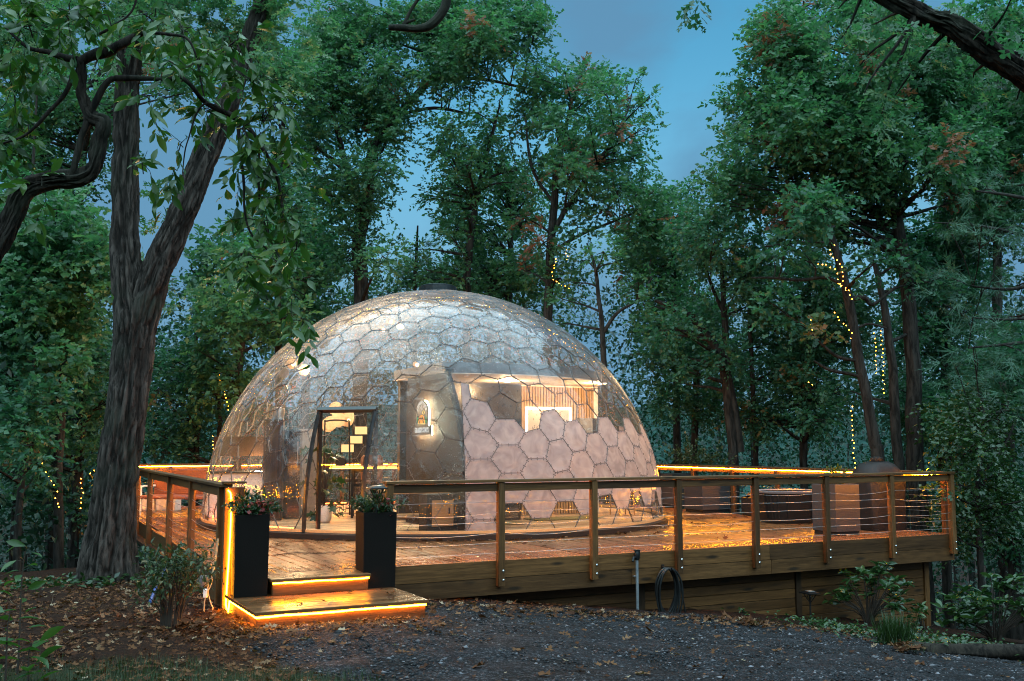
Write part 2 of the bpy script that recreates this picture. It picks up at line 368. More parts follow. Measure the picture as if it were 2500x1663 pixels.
def panel_mat(name, white):
    m, nt, out = new_mat(name); tcn = N(nt, 'ShaderNodeTexCoord'); co = tcn.outputs['Object']; oi = N(nt, 'ShaderNodeObjectInfo')
    off = N(nt, 'ShaderNodeVectorMath', {0: oi.outputs['Random'], 1: (17.0, 31.0, 23.0)}, operation='MULTIPLY').outputs[0]
    p = N(nt, 'ShaderNodeVectorMath', {0: co, 1: off}, operation='ADD').outputs[0]
    wr = N(nt, 'ShaderNodeTexNoise', {'Vector': p, 'Scale': 3.2, 'Detail': 3.0, 'Distortion': 1.8}).outputs[0]
    fine = N(nt, 'ShaderNodeTexNoise', {'Vector': p, 'Scale': 9.0, 'Detail': 2.0}).outputs[0]
    hb = math_n(nt, 'ADD', wr, math_n(nt, 'MULTIPLY', fine, 0.25))
    bp = N(nt, 'ShaderNodeBump', {'Height': hb, 'Strength': 0.22 if not white else 0.2, 'Distance': 0.05})
    # rain drops and smears
    vo = N(nt, 'ShaderNodeTexVoronoi', {'Vector': co, 'Scale': 34.0, 'Randomness': 1.0})
    rnd = N(nt, 'ShaderNodeSeparateColor', {0: vo.outputs['Color']})
    patch = N(nt, 'ShaderNodeTexNoise', {'Vector': co, 'Scale': 1.2, 'Detail': 3.0}).outputs[0]
    thr = ramp(nt, patch, [(0.38, (0.08,)*3), (0.62, (0.30,)*3)])
    sel = math_n(nt, 'LESS_THAN', rnd.outputs[0], 0.45)
    drop = math_n(nt, 'MULTIPLY', math_n(nt, 'LESS_THAN', vo.outputs['Distance'], thr), sel)
    sm = N(nt, 'ShaderNodeTexNoise', {'Vector': N(nt, 'ShaderNodeMapping', {'Vector': p, 'Scale': (2.0, 5.0, 2.6), 'Rotation': (0.5, 0.3, 0.9)}).outputs[0], 'Scale': 1.6, 'Detail': 6.0, 'Roughness': 0.68, 'Distortion': 2.5}).outputs[0]
    smear = ramp(nt, sm, [(0.55, (0,)*3), (0.72, (1,)*3)])
    lw = N(nt, 'ShaderNodeLayerWeight', {'Blend': 0.5, 'Normal': bp.outputs[0]}).outputs['Facing']
    fr = math_n(nt, 'ADD', math_n(nt, 'MULTIPLY', math_n(nt, 'POWER', lw, 2.4), 0.42), 0.012)
    gl = N(nt, 'ShaderNodeBsdfGlossy', {'Color': (0.95, 0.97, 1.0, 1), 'Roughness': 0.035, 'Normal': bp.outputs[0]})
    if white:
        base = ramp(nt, wr, [(0.3, (0.35, 0.295, 0.305)), (0.7, (0.52, 0.445, 0.45))])
        df = N(nt, 'ShaderNodeBsdfDiffuse', {'Color': base}); tl = N(nt, 'ShaderNodeBsdfTranslucent', {'Color': base})
        body = N(nt, 'ShaderNodeMixShader', {0: ramp(nt, sm, [(0.3, (0.50,)*3), (0.7, (0.72,)*3)]), 1: df.outputs[0], 2: tl.outputs[0]}).outputs[0]
        f2 = math_n(nt, 'ADD', math_n(nt, 'MULTIPLY', fr, 0.55), math_n(nt, 'MULTIPLY', smear, 0.05), True)
    else:
        tp = N(nt, 'ShaderNodeBsdfTransparent', {'Color': (0.86, 0.87, 0.87, 1)})
        hz = N(nt, 'ShaderNodeBsdfDiffuse', {'Color': (0.75, 0.76, 0.78, 1)})
        hl = N(nt, 'ShaderNodeBsdfTranslucent', {'Color': (0.75, 0.74, 0.72, 1)})
        hz2 = N(nt, 'ShaderNodeMixShader', {0: 0.86, 1: hz.outputs[0], 2: hl.outputs[0]})
        nzc = N(nt, 'ShaderNodeSeparateXYZ', {0: N(nt, 'ShaderNodeNewGeometry').outputs['Normal']}).outputs[2]
        dew = math_n(nt, 'MULTIPLY', ramp(nt, math_n(nt, 'ABSOLUTE', nzc), [(0.50, (0,)*3), (0.95, (1,)*3)]), ramp(nt, patch, [(0.3, (0.05,)*3), (0.6, (0.15,)*3)]))
        dew_sheen_df = N(nt, 'ShaderNodeBsdfDiffuse', {'Color': (0.64, 0.67, 0.74, 1)})  # dew on upward panes, tinted bluish to paint in sky reflection
        haze = math_n(nt, 'ADD', math_n(nt, 'MULTIPLY', smear, 0.10), math_n(nt, 'ADD', math_n(nt, 'MULTIPLY', drop, 0.24), ramp(nt, patch, [(0.35, (0.025,)*3), (0.65, (0.085,)*3)])), True)
        body = N(nt, 'ShaderNodeMixShader', {0: haze, 1: tp.outputs[0], 2: hz2.outputs[0]}).outputs[0]
        body = N(nt, 'ShaderNodeMixShader', {0: dew, 1: body, 2: dew_sheen_df.outputs[0]}).outputs[0]
        f2 = math_n(nt, 'ADD', math_n(nt, 'MULTIPLY', fr, 1.0), math_n(nt, 'ADD', math_n(nt, 'MULTIPLY', smear, 0.07), 0.0), True)
    mx = N(nt, 'ShaderNodeMixShader', {0: f2, 1: body, 2: gl.outputs[0]})
    nt.links.new(mx.outputs[0], out.inputs[0]); return m
M['clear'] = panel_mat('clear polycarbonate', False)
M['frost'] = panel_mat('white lined polycarbonate', True)
def seam_mat():
    m, nt, out = new_mat('clear seam flange')
    tp = N(nt, 'ShaderNodeBsdfTransparent', {'Color': (0.95, 0.95, 0.95, 1)})
    df = N(nt, 'ShaderNodeBsdfPrincipled', {'Base Color': (0.42, 0.40, 0.38, 1), 'Roughness': 0.25})
    mx = N(nt, 'ShaderNodeMixShader', {0: 0.10, 1: tp.outputs[0], 2: df.outputs[0]}); nt.links.new(mx.outputs[0], out.inputs[0]); return m
M['seam'] = seam_mat()
M['seam_edge'] = plain('dark seam strip', (0.085, 0.08, 0.078), 0.5, bump=0)  # dark lap line and screws between panes
def glass_mat():
    m, nt, out = new_mat('cheek glass')
    fr = N(nt, 'ShaderNodeFresnel', {'IOR': 1.5}).outputs[0]
    tp = N(nt, 'ShaderNodeBsdfTransparent', {'Color': (0.9, 0.9, 0.9, 1)}); gl = N(nt, 'ShaderNodeBsdfGlossy', {'Roughness': 0.03})
    mx = N(nt, 'ShaderNodeMixShader', {0: math_n(nt, 'ADD', math_n(nt, 'MULTIPLY', fr, 1.4), 0.04, True), 1: tp.outputs[0], 2: gl.outputs[0]})
    nt.links.new(mx.outputs[0], out.inputs[0]); return m
M['glass'] = glass_mat()

G_OAK = [(0.0, (0.022, 0.070, 0.034)), (0.45, (0.055, 0.150, 0.070)), (0.86, (0.095, 0.195, 0.080)), (0.90, (0.11, 0.14, 0.045)), (0.93, (0.20, 0.062, 0.035)), (1.0, (0.30, 0.12, 0.07))]
M['leaf_oak'] = leaf_mat('oak leaves', G_OAK)
M['leaf_near'] = leaf_mat('large near leaves', [(0.0, (0.014, 0.045, 0.008)), (0.5, (0.034, 0.085, 0.014)), (0.9, (0.065, 0.125, 0.022)), (1.0, (0.12, 0.15, 0.03))], 0.35, 0.35)
M['leaf_far'] = leaf_mat('far wood leaves', [(0.0, (0.006, 0.022, 0.014)), (0.5, (0.018, 0.058, 0.032)), (1.0, (0.045, 0.105, 0.050))], 0.5, 0.3)
M['leaf_teal'] = leaf_mat('shade leaves', [(0.0, (0.016, 0.060, 0.036)), (0.5, (0.044, 0.135, 0.072)), (0.9, (0.080, 0.180, 0.088)), (0.94, (0.10, 0.15, 0.05)), (1.0, (0.26, 0.11, 0.05))])
M['needle'] = leaf_mat('pine needles', [(0.0, (0.022, 0.072, 0.042)), (1.0, (0.065, 0.150, 0.085))], 0.5, 0.2)
M['leaf_shrub'] = leaf_mat('glossy shrub leaves', [(0.0, (0.009, 0.028, 0.008)), (0.6, (0.025, 0.062, 0.015)), (1.0, (0.06, 0.105, 0.026))], 0.3, 0.2)
M['leaf_tan'] = leaf_mat('shrub tips', [(0.0, (0.02, 0.042, 0.014)), (0.55, (0.05, 0.075, 0.022)), (0.75, (0.17, 0.125, 0.055)), (1.0, (0.26, 0.19, 0.09))], 0.5, 0.25)
M['petal'] = leaf_mat('red petals', [(0.0, (0.16, 0.012, 0.014)), (1.0, (0.34, 0.04, 0.03))], 0.5, 0.2)
M['litter'] = leaf_mat('fallen leaves', [(0.0, (0.034, 0.011, 0.005)), (0.4, (0.090, 0.030, 0.010)), (0.75, (0.165, 0.074, 0.032)), (1.0, (0.34, 0.25, 0.17))], 0.7, 0.15, 0.15)
M['grass'] = leaf_mat('grass blades', [(0.0, (0.010, 0.026, 0.006)), (1.0, (0.04, 0.07, 0.016))], 0.5, 0.25)
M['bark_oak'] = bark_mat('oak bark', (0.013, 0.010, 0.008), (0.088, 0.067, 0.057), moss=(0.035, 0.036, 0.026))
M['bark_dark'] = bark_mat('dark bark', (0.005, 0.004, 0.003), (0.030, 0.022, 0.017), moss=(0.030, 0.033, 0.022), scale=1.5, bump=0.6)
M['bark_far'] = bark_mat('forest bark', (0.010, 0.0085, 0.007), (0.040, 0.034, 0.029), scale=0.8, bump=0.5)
M['twig'] = plain('twig', (0.030, 0.018, 0.011), 0.8)

# ------------------------------------------------------------------ ground
def ground_z(x, y):
    a, b = AB(x, y)
    s = np.logaddexp(0, (a + .2) * 3) / 3
    lf = 1 / (1 + np.exp((a + 1.2) * 2.5))
    z = -.36 - .112 * np.minimum(s, 14) + .02 * np.maximum(0, -b - 1)
    z = z - (.03 * lf + .05 * (1 - lf)) * np.maximum(0, b) - .15 * np.logaddexp(0, (b - 7.5) * 1.5) / 1.5 * (b < 60) - .15 * 52.5 * (b >= 60)
    z = z - .16 * np.logaddexp(0, (a - 10.8)) * (a < 50) - .16 * 39.2 * (a >= 50)
    z = z - .10 * np.logaddexp(0, (-a - 6.0))* (a > -60) - .10 * 54 * (a <= -60)
    return np.maximum(z, -9.0)
def on_ground(px, py, zoff=0.0):
    d = ray(px, py); t = 3.0
    while t < 90:
        P = np.array([0, 0, CAM_H]) + t * d
        if P[2] < float(ground_z(P[0], P[1])): break
        t += 0.02
    P[2] = float(ground_z(P[0], P[1])) + zoff; return P
def gz(P): return float(ground_z(P[0], P[1]))
def gravel_mask(x, y, wob=0.0):
    """1 on the gravel drive: front side, right of a line running from the step's corner towards the camera"""
    a, b = AB(x, y)
    xl = np.interp(y, [0, 8.0, 9.5, 10.8, 12.5, 14], [0.0, -1.5, -2.7, -2.6, -1.9, -1.2])
    m = np.clip((x - xl + wob) / 0.35, 0, 1) * np.clip((0.25 - b + wob) / 0.4, 0, 1)
    edge = np.interp(a, [0, 5, 6.3, 7.5, 9, 12], [0.0, -0.2, -1.2, -2.2, -3.0, -4.0])
    return m * np.clip((edge - b + wob) / 0.4, 0, 1)

gx = np.unique(np.concatenate([np.linspace(-400, -40, 25), np.linspace(-40, -9, 40), np.linspace(-9, 10, 190), np.linspace(10, 40, 40), np.linspace(40, 400, 25)]))
gy = np.unique(np.concatenate([np.linspace(-120, 0, 25), np.linspace(0, 6.5, 20), np.linspace(6.5, 20, 190), np.linspace(20, 60, 60), np.linspace(60, 500, 30)]))
GX, GY = np.meshgrid(gx, gy); gxf, gyf = GX.ravel(), GY.ravel()
GZ = ground_z(gxf, gyf)
wob = (fbm(np.stack([gxf * 1.3, gyf * 1.3, 0 * gxf], 1), 4, 3) - .5) * 1.3
GM = gravel_mask(gxf, gyf, wob)
GZ = GZ + (fbm(np.stack([gxf * 2.2, gyf * 2.2, 0 * gxf], 1), 4, 9) - .5) * (0.05 + 0.07 * (1 - GM))
ga, gb = AB(gxf, gyf)
grassm = np.clip((9.0 - gyf + wob * 1.2) / 0.8, 0, 1) * np.clip((-0.9 - gxf + wob) / 0.7, 0, 1)
GF = np.arange(len(gx) * len(gy)).reshape(len(gy), len(gx))
GF = np.stack([GF[:-1, :-1], GF[:-1, 1:], GF[1:, 1:], GF[1:, :-1]], -1).reshape(-1, 4)
def ground_mat():
    m, nt, out = new_mat('ground'); co = N(nt, 'ShaderNodeTexCoord').outputs['Object']
    at = N(nt, 'ShaderNodeAttribute', attribute_name='gravel').outputs['Fac']
    gr = N(nt, 'ShaderNodeAttribute', attribute_name='grass').outputs['Fac']
    v1 = N(nt, 'ShaderNodeTexVoronoi', {'Vector': co, 'Scale': 38.0}); v2 = N(nt, 'ShaderNodeTexVoronoi', {'Vector': co, 'Scale': 85.0})
    n1 = N(nt, 'ShaderNodeTexNoise', {'Vector': co, 'Scale': 2.0, 'Detail': 6.0, 'Roughness': 0.6}).outputs[0]
    c1 = N(nt, 'ShaderNodeSeparateColor', {0: v1.outputs['Color']}).outputs[0]; c2 = N(nt, 'ShaderNodeSeparateColor', {0: v2.outputs['Color']}).outputs[1]
    g = ramp(nt, math_n(nt, 'ADD', math_n(nt, 'MULTIPLY', c1, 0.5), math_n(nt, 'MULTIPLY', c2, 0.5)), [(0.15, (0.006, 0.0058, 0.0065)), (0.6, (0.019, 0.018, 0.021)), (0.95, (0.10, 0.094, 0.104))])
    g = mixc(nt, 1.0, g, ramp(nt, n1, [(0.35, (0.5, 0.47, 0.44)), (0.65, (1.2, 1.2, 1.2))]), 'MULTIPLY')
    n2 = N(nt, 'ShaderNodeTexNoise', {'Vector': co, 'Scale': 30.0, 'Detail': 5.0, 'Roughness': 0.75}).outputs[0]
    mu = ramp(nt, n2, [(0.3, (0.005, 0.002, 0.0009)), (0.55, (0.022, 0.0075, 0.003)), (0.75, (0.055, 0.021, 0.009))])
    mu = mixc(nt, math_n(nt, 'MULTIPLY', gr, 0.6), mu, (0.03, 0.045, 0.018))
    col = mixc(nt, at, mu, g)
    h = math_n(nt, 'ADD', math_n(nt, 'ADD', v1.outputs['Distance'], math_n(nt, 'MULTIPLY', v2.outputs['Distance'], 0.5)), n2)
    bs = N(nt, 'ShaderNodeBsdfPrincipled', {'Base Color': col, 'Roughness': 0.85, 'Specular IOR Level': 0.12})
    b = N(nt, 'ShaderNodeBump', {'Height': h, 'Strength': 0.9, 'Distance': 0.025}); nt.links.new(b.outputs[0], bs.inputs['Normal'])
    nt.links.new(bs.outputs[0], out.inputs[0]); return m
ground = link('ground', fast_mesh('ground', np.stack([gxf, gyf, GZ], 1), GF, ground_mat(), {'gravel': GM, 'grass': grassm}, smooth=True), kind='structure')

# distant wooded ridge
hx = np.linspace(-420, 420, 90); hy = np.linspace(150, 420, 30); HX, HY = np.meshgrid(hx, hy)
hz_ = -9 + 24 * np.clip((HY - 150) / 210, 0, 1) ** 1.1 * (0.45 + 0.9 * fbm(np.stack([HX.ravel() / 130, HY.ravel() / 130, 0 * HX.ravel()], 1), 4, 21).reshape(HX.shape)) + 5 * fbm(np.stack([HX.ravel() / 9, HY.ravel() / 9, 0 * HX.ravel()], 1), 3, 5).reshape(HX.shape)
HF = np.arange(HX.size).reshape(HX.shape); HF = np.stack([HF[:-1, :-1], HF[:-1, 1:], HF[1:, 1:], HF[1:, :-1]], -1).reshape(-1, 4)
link('hills', fast_mesh('hills', np.stack([HX.ravel(), HY.ravel(), hz_.ravel()], 1), HF, plain('wooded ridge', (0.018, 0.040, 0.034), 0.95, var=0.6, scale=0.25, bump=0.0, spec=0.0), smooth=True), kind='structure')

# ------------------------------------------------------------------ dome
DC = np.array([-1.5631, 21.0446, 0.105]); DR = 4.62
dome = thing('geodesic_dome', 'large clear hexagon panelled dome standing on the wooden deck', 'dome', DC)
ND = np.array([math.cos(R(-107.15)), math.sin(R(-107.15)), 0]); TD = np.array([0.9555, -0.295, 0.0])    # door: outward, along
DHW, DTOP = 0.517, 2.0
def goldberg(nb=6, az0=-70.0):
    n = 3 * nb; la = math.atan(0.5)
    V = [np.array([0, 0, 1.0])]
    for i in range(5): a = R(az0 + 72 * i); V.append(np.array([math.cos(la) * math.cos(a), math.cos(la) * math.sin(a), math.sin(la)]))
    for i in range(5): a = R(az0 + 36 + 72 * i); V.append(np.array([math.cos(la) * math.cos(a), math.cos(la) * math.sin(a), -math.sin(la)]))
    V.append(np.array([0, 0, -1.0]))
    faces = []
    for i in range(5):
        j = (i + 1) % 5
        faces += [(0, 1 + i, 1 + j), (1 + i, 6 + i, 1 + j), (1 + j, 6 + i, 6 + j), (11, 6 + i, 6 + j)]
    centers = {}; corners = {}
    def key(p): return tuple(np.round(p, 4))
    pts = []; typ = []; idx = {}; tris = []
    for f in faces:
        A, B, C = (V[k] for k in f); loc = {}
        for i in range(n + 1):
            for j in range(n + 1 - i):
                k = n - i - j
                # equal-angle style spacing keeps the cells even
                p = (A * math.sin(i / n * 1.1072) + B * math.sin(j / n * 1.1072) + C * math.sin(k / n * 1.1072)); p = p / np.linalg.norm(p)
                kk = key(p)
                if kk not in idx: idx[kk] = len(pts); pts.append(p); typ.append((i - j) % 3 == 0 and (j - k) % 3 == 0)
                loc[(i, j)] = idx[kk]
        for i in range(n):
            for j in range(n - i):
                tris.append((loc[(i, j)], loc[(i + 1, j)], loc[(i, j + 1)]))
                if j < n - i - 1: tris.append((loc[(i + 1, j)], loc[(i + 1, j + 1)], loc[(i, j + 1)]))
    cells = {}
    for t in tris:
        for q in range(3):
            if typ[t[q]]: cells.setdefault(t[q], set()).update((t[(q + 1) % 3], t[(q + 2) % 3]))
    out = []
    for c, ring in cells.items():
        ctr = pts[c]; u = np.cross(ctr, [0.123, 0.456, 0.789]); u /= np.linalg.norm(u); w = np.cross(ctr, u)
        r = sorted(ring, key=lambda k: math.atan2(pts[k] @ w, pts[k] @ u)); out.append((ctr, [pts[k] for k in r]))
    return out
def clip(poly, nrm, d):
    """keep the side nrm.p >= d"""
    out = []; m = len(poly)
    for i in range(m):
        a, b = poly[i], poly[(i + 1) % m]; fa, fb = nrm @ a - d, nrm @ b - d
        if fa >= 0: out.append(a)
        if (fa >= 0) != (fb >= 0): t = fa / (fa - fb); out.append(a + (b - a) * t)
    return out
cells = []
for c, poly in goldberg():
    P = [p * DR for p in poly]
    P = clip(P, np.array([0, 0, 1.0]), 0.0)
    if len(P) < 3: continue
    cc = np.mean(P, 0)
    if cc @ ND > 0 and max(abs(p @ TD) for p in P) >= 0 and min(p[2] for p in P) < DTOP and min(abs(p @ TD) for p in P) < DHW + 0.9:
        parts = [clip(P, -TD, DHW), clip(P, TD, DHW)]
        mid = clip(clip(P, TD, -DHW), -TD, -DHW); parts.append(clip(mid, np.array([0, 0, 1.0]), DTOP))
        for q in parts:
            if len(q) >= 3: cells.append((c, q))
    else: cells.append((c, P))
def area(P):
    P = np.array(P); c = P.mean(0); return 0.5 * sum(np.linalg.norm(np.cross(P[i] - c, P[(i + 1) % len(P)] - c)) for i in range(len(P)))
PN = np.array([-math.sin(R(-79.9)), math.cos(R(-79.9)), 0.0])          # meridian of the inner partition
tmp = []
for c, P in cells:
    f = [PN @ p for p in P]; lat = math.degrees(math.asin(np.mean(P, 0)[2] / np.linalg.norm(np.mean(P, 0))))
    if c[1] < -.3 and min(f) < -.02 and max(f) > .02 and lat < 34: tmp += [(c, clip(P, PN, 0.0)), (c, clip(P, -PN, 0.0))]
    else: tmp.append((c, P))
cells = [(c, P) for c, P in tmp if len(P) > 2 and area(P) > 0.012]
view = np.array([0, 0, CAM_H]) - DC
def facing(P):
    c = np.mean(P, 0); v = view - c; return (c / np.linalg.norm(c)) @ (v / np.linalg.norm(v))
cells.sort(key=lambda q: -facing(q[1]) * area(q[1]))
def is_white(c, P):
    g = np.mean(P, 0); g = g / np.linalg.norm(g); lat = math.degrees(math.asin(g[2])); az = math.degrees(math.atan2(g[1], g[0]))
    if az < -79.9 or az > 40: return False
    if az < -75.9: return lat < 33
    if az > -20: return lat < 22 and lat > 4.5
    lim = 23.6 if az > -64 else 22.6
    return 4.6 < lat < lim
def panel_geo(mb, P, soft=False):
    """one pane: bulged sheet, raised flange, dark lap strip and screws"""
    P = np.array(P); n = len(P); c = P.mean(0); cn = c / np.linalg.norm(c)
    if np.cross(P[1] - P[0], P[2] - P[1]) @ cn < 0: P = P[::-1]
    tilt = rng.normal(0, 0.008, 3); bulge = (0.006 + rng.random() * 0.008) * (0.4 if soft else 1.0)
    def shell(Q, r): return np.array([q / np.linalg.norm(q) * r for q in Q])
    def ring(f, extra):
        Q = c + (P - c) * f
        # put midpoints in so the sheet can curve
        Q = np.array([x for i in range(n) for x in (Q[i], (Q[i] + Q[(i + 1) % n]) / 2)])
        return shell(Q, DR + extra) + (Q - c) @ tilt[:, None] * cn * 1.0
    m = 2 * n
    sz = math.sqrt(area(P)); fl = max(0.6, 1 - 0.060 / max(sz, 0.1))
    r0 = ring(1.0, 0.004); r1 = ring(1 - 0.009 / max(sz, .12), 0.010); r2 = ring(fl, 0.0095); r3 = ring(fl - 0.03, 0.0075); r4 = ring(0.62, 0.0075 + bulge * .6); r5 = ring(0.3, 0.0075 + bulge)
    ctr = shell([c], DR + 0.0075 + bulge * 1.06)
    skirt = ring(1.0, -0.012)
    def strip(a, b, mi):
        mb.mi = mi; mb.add(np.vstack([a, b]), [(i, (i + 1) % m, m + (i + 1) % m, m + i) for i in range(m)])
    strip(skirt, r0, 2); strip(r0, r1, 2); strip(r1, r2, 0)
    mb.mi = 0
    V = np.vstack([r2, r3, r4, r5, ctr]); F = []
    for k in range(3): F += [(k*m + i, k*m + (i+1) % m, (k+1)*m + (i+1) % m, (k+1)*m + i) for i in range(m)]
    F += [(3*m + i, 3*m + (i+1) % m, 4*m) for i in range(m)]
    mb.add(V, F)
    mb.mi = 2
    for i in range(n):
        A, B = P[i], P[(i + 1) % n]
        if np.linalg.norm(B - A) < 0.12: continue
        for t in (0.12, 0.5, 0.88):
            q = A + (B - A) * t; q = c + (q - c) * (1 - 0.035 / max(sz, .12)); q = q / np.linalg.norm(q)
            u = np.cross(q, [0.3, 0.2, 0.9]); u /= np.linalg.norm(u); w = np.cross(q, u); r = 0.0095; b0 = q * (DR + 0.011); b1 = q * (DR + 0.024)
            ang = [0, 1.571, 3.1416, 4.712]
            mb.add(np.array([b0 + r * (math.cos(a) * u + math.sin(a) * w) for a in ang] + [b1]), [(0, 1, 4), (1, 2, 4), (2, 3, 4), (3, 0, 4)])
rest = MB(); restw = MB(); npan = 0
for c, P in cells:
    wht = is_white(c, P)
    if npan < 298:
        mb = MB(); panel_geo(mb, P, wht); o = mb.build('panel', [M['frost' if wht else 'clear'], M['frost' if wht else 'seam'], M['seam_edge']], dome, smooth=False)
        me = o.data; me.polygons.foreach_set('use_smooth', [mi == 0 for mi in mb.m])
        if wht: o['label'] = 'white lined hexagon panel'
        npan += 1
    else:
        b = restw if wht else rest; panel_geo(b, P)
for b, w in ((rest, 'clear'), (restw, 'frost')):
    if b.n:
        o = b.build('panel', [M[w], M['seam' if w == 'clear' else 'frost'], M['seam_edge']], dome, kind='stuff'); o.data.polygons.foreach_set('use_smooth', [mi == 0 for mi in b.m])
# base ring, floor, vent
MB().lathe([(DR + 0.10, -0.103), (DR + 0.10, -0.02), (DR + 0.03, 0.0), (DR - 0.10, 0.0), (DR - 0.10, -0.103)], 160).build('base_ring', M['black'], dome, smooth=True)
MB().lathe([(DR + 0.028, 0.001), (DR + 0.028, 0.045), (DR - 0.02, 0.05), (DR - 0.02, 0.001)], 160, caps=False).build('sill_ring', M['warmwood'], dome, smooth=True)
MB().lathe([(0.40, 0), (0.40, 0.10), (0.36, 0.105), (0.36, 0.125), (0.33, 0.14)], 32, (0, 0, DR + 0.015)).lathe([(0.45, -0.03), (0.45, 0.012), (0.40, 0.02)], 32, (0, 0, DR + 0.005)).build('roof_vent', M['vent'], dome)
# floorboards along the deck's long direction
Rf = DR - 0.11
k = -Rf
while k < Rf - 0.02:
    k1 = min(k + 0.196, Rf); h = math.sqrt(max(0, Rf**2 - max(abs(k), abs(k1))**2))
    if h > 0.2:
        mb = MB(); mb.box(-h, h, -0.098, 0.098 - 0.004, -0.012, 0.0)
        o = mb.build('floorboard', M['floorwood'], dome); o.rotation_euler = (0, 0, ANG); o.location = (-SA * (k + .098), CA * (k + .098), -0.004)
    k += 0.2
# door portal
def along(t, q, z): return TD * t + ND * q + np.array([0, 0, z])
qtop = math.sqrt(DR**2 - DHW**2 - DTOP**2)
def curve(t, r=DR, z0=0.0, z1=DTOP, n=14):
    out = []
    for z in np.linspace(z0, z1, n): out.append(along(t, math.sqrt(r * r - t * t - z * z), z))
    return out
def bar(mb, pts, w):                 # square section bar
    pts = np.array(pts)
    mb.tube(pts, w * 0.7071, 4)
df = MB()
for t in (-DHW, DHW): bar(df, curve(t, DR + 0.03), 0.05)
bar(df, [along(-DHW - .03, qtop + 0.02, DTOP + 0.02), along(DHW + .03, qtop + 0.02, DTOP + 0.02)], 0.075)
df.build('door_frame', M['bronze'], dome)
for t in (-DHW, DHW):
    jb = MB(); x0 = along(t, qtop, 0.0); bar(jb, [x0, x0 + np.array([0, 0, DTOP])], 0.06); jb.build('door_jamb', M['bronze'], dome)
    ck = MB(); cv = curve(t, DR); base = [along(t, qtop, z) for z in np.linspace(0, DTOP, 14)]
    V = np.array(base + cv); F = [(i, i + 1, 15 + i, 14 + i) for i in range(13)]; ck.add(V, F); ck.add(V + TD * 0.006, F); ck.build('door_cheek', M['glass'], dome)
sl = MB(); pts = [along(-DHW, qtop + .02, 0.0), along(DHW, qtop + .02, 0.0), along(DHW, 4.62, 0.0), along(-DHW, 4.62, 0.0)]
V = np.array(pts + [p - np.array([0, 0, .06]) for p in pts]); V[:4] += np.array([0, 0, 0.012]); sl.add(V, [(0, 1, 2, 3), (7, 6, 5, 4), (0, 4, 5, 1), (1, 5, 6, 2), (2, 6, 7, 3), (3, 7, 4, 0)]); sl.build('door_threshold', M['warmwood'], dome)
hd = MB(); hp = along(DHW - .01, qtop + .08, 1.45); hd.box(hp[0] - .02, hp[0] + .02, hp[1] - .03, hp[1] + .03, hp[2] - .05, hp[2] + .05); hd.build('door_latch', M['black'], dome)
# red rope light on the floor along the left of the dome
an = [R(a) for a in np.linspace(-196, -118.5, 60)]
tag(MB().tube([(DC[0] + 4.42 * math.cos(a), DC[1] + 4.42 * math.sin(a), 0.145) for a in an], 0.009, 6).build('light_rope', M['led_red']), 'red glowing rope light along the floor inside the dome left of the door', 'light rope')
an = [R(a) for a in np.linspace(160, 50, 60)]
tag(MB().tube([(DC[0] + 4.42 * math.cos(a), DC[1] + 4.42 * math.sin(a), 0.145) for a in an], 0.009, 6).build('light_rope', M['led_red']), 'red rope light on the floor at the back of the dome behind the bar table', 'light rope')

# ------------------------------------------------------------------ inside the dome: bath room pod (deck frame)
DA, DB = AB(DC[0], DC[1]); DA, DB = float(DA), float(DB)
pod = thing('bathroom_pod', 'bathroom box inside the right half of the dome with slatted walls and flat roof', 'partition', W(0, 0, 0), ANG)
def shell_z(a, b, r=DR - 0.09):
    return 0.105 + math.sqrt(max(0.0, r * r - (a - DA)**2 - (b - DB)**2))
A0 = 2.45; ZT = 2.78; B1 = 6.2
bs = [b for b in np.linspace(2.5, 5.5, 61)]
prof = [(b, min(ZT, shell_z(A0, b))) for b in bs if shell_z(A0, b) > 0.2]
poly = [(prof[0][0], 0.11)] + [(5.5, 0.11)] + [(b, z) for b, z in reversed(prof)]
wall = MB(); wall.prism(poly, 'x', A0, A0 + 0.09); wall.build('sign_wall', M['darkpanel'], pod)
sl = MB(); b = prof[0][0] + 0.02
while b < 5.48:
    zt = min(ZT - 0.10, shell_z(A0, b) - 0.03)
    if zt > 0.3: sl.box(A0 - 0.018, A0 - 0.001, b, b + 0.026, 0.11, zt)
    b += 0.042
sl.build('wall_slat', M['brownslat'], pod, kind='stuff')
cp = MB(); cp.box(A0 - 0.04, A0 + 0.12, 3.66, 5.53, ZT, ZT + 0.06); cp.build('wall_cap', M['black'], pod)
# edge strip following the shell
MB().tube([(A0 - 0.01, b, z) for b, z in prof[:: 2] if z < ZT - .001], 0.022, 4).build('wall_edge', M['black'], pod)
# roof slab, clipped to the shell
rp = []
for a in np.linspace(A0 + .02, 8.05, 30):
    r2 = (DR - 0.14)**2 - (ZT + .2 - 0.105)**2 - (a - DA)**2
    if r2 > 0: rp.append((a, max(2.9, DB - math.sqrt(r2))))
am = rp[-1][0]; rpoly = rp + [(am, B1 + .1), (A0 + .02, B1 + .1)]
MB().prism(rpoly, 'z', ZT, ZT + 0.012).build('ceiling', M['cream'], pod)
MB().prism(rpoly, 'z', ZT + 0.0125, ZT + 0.20).build('roof', plain('roof grey', (0.10, 0.105, 0.115), 0.7), pod)
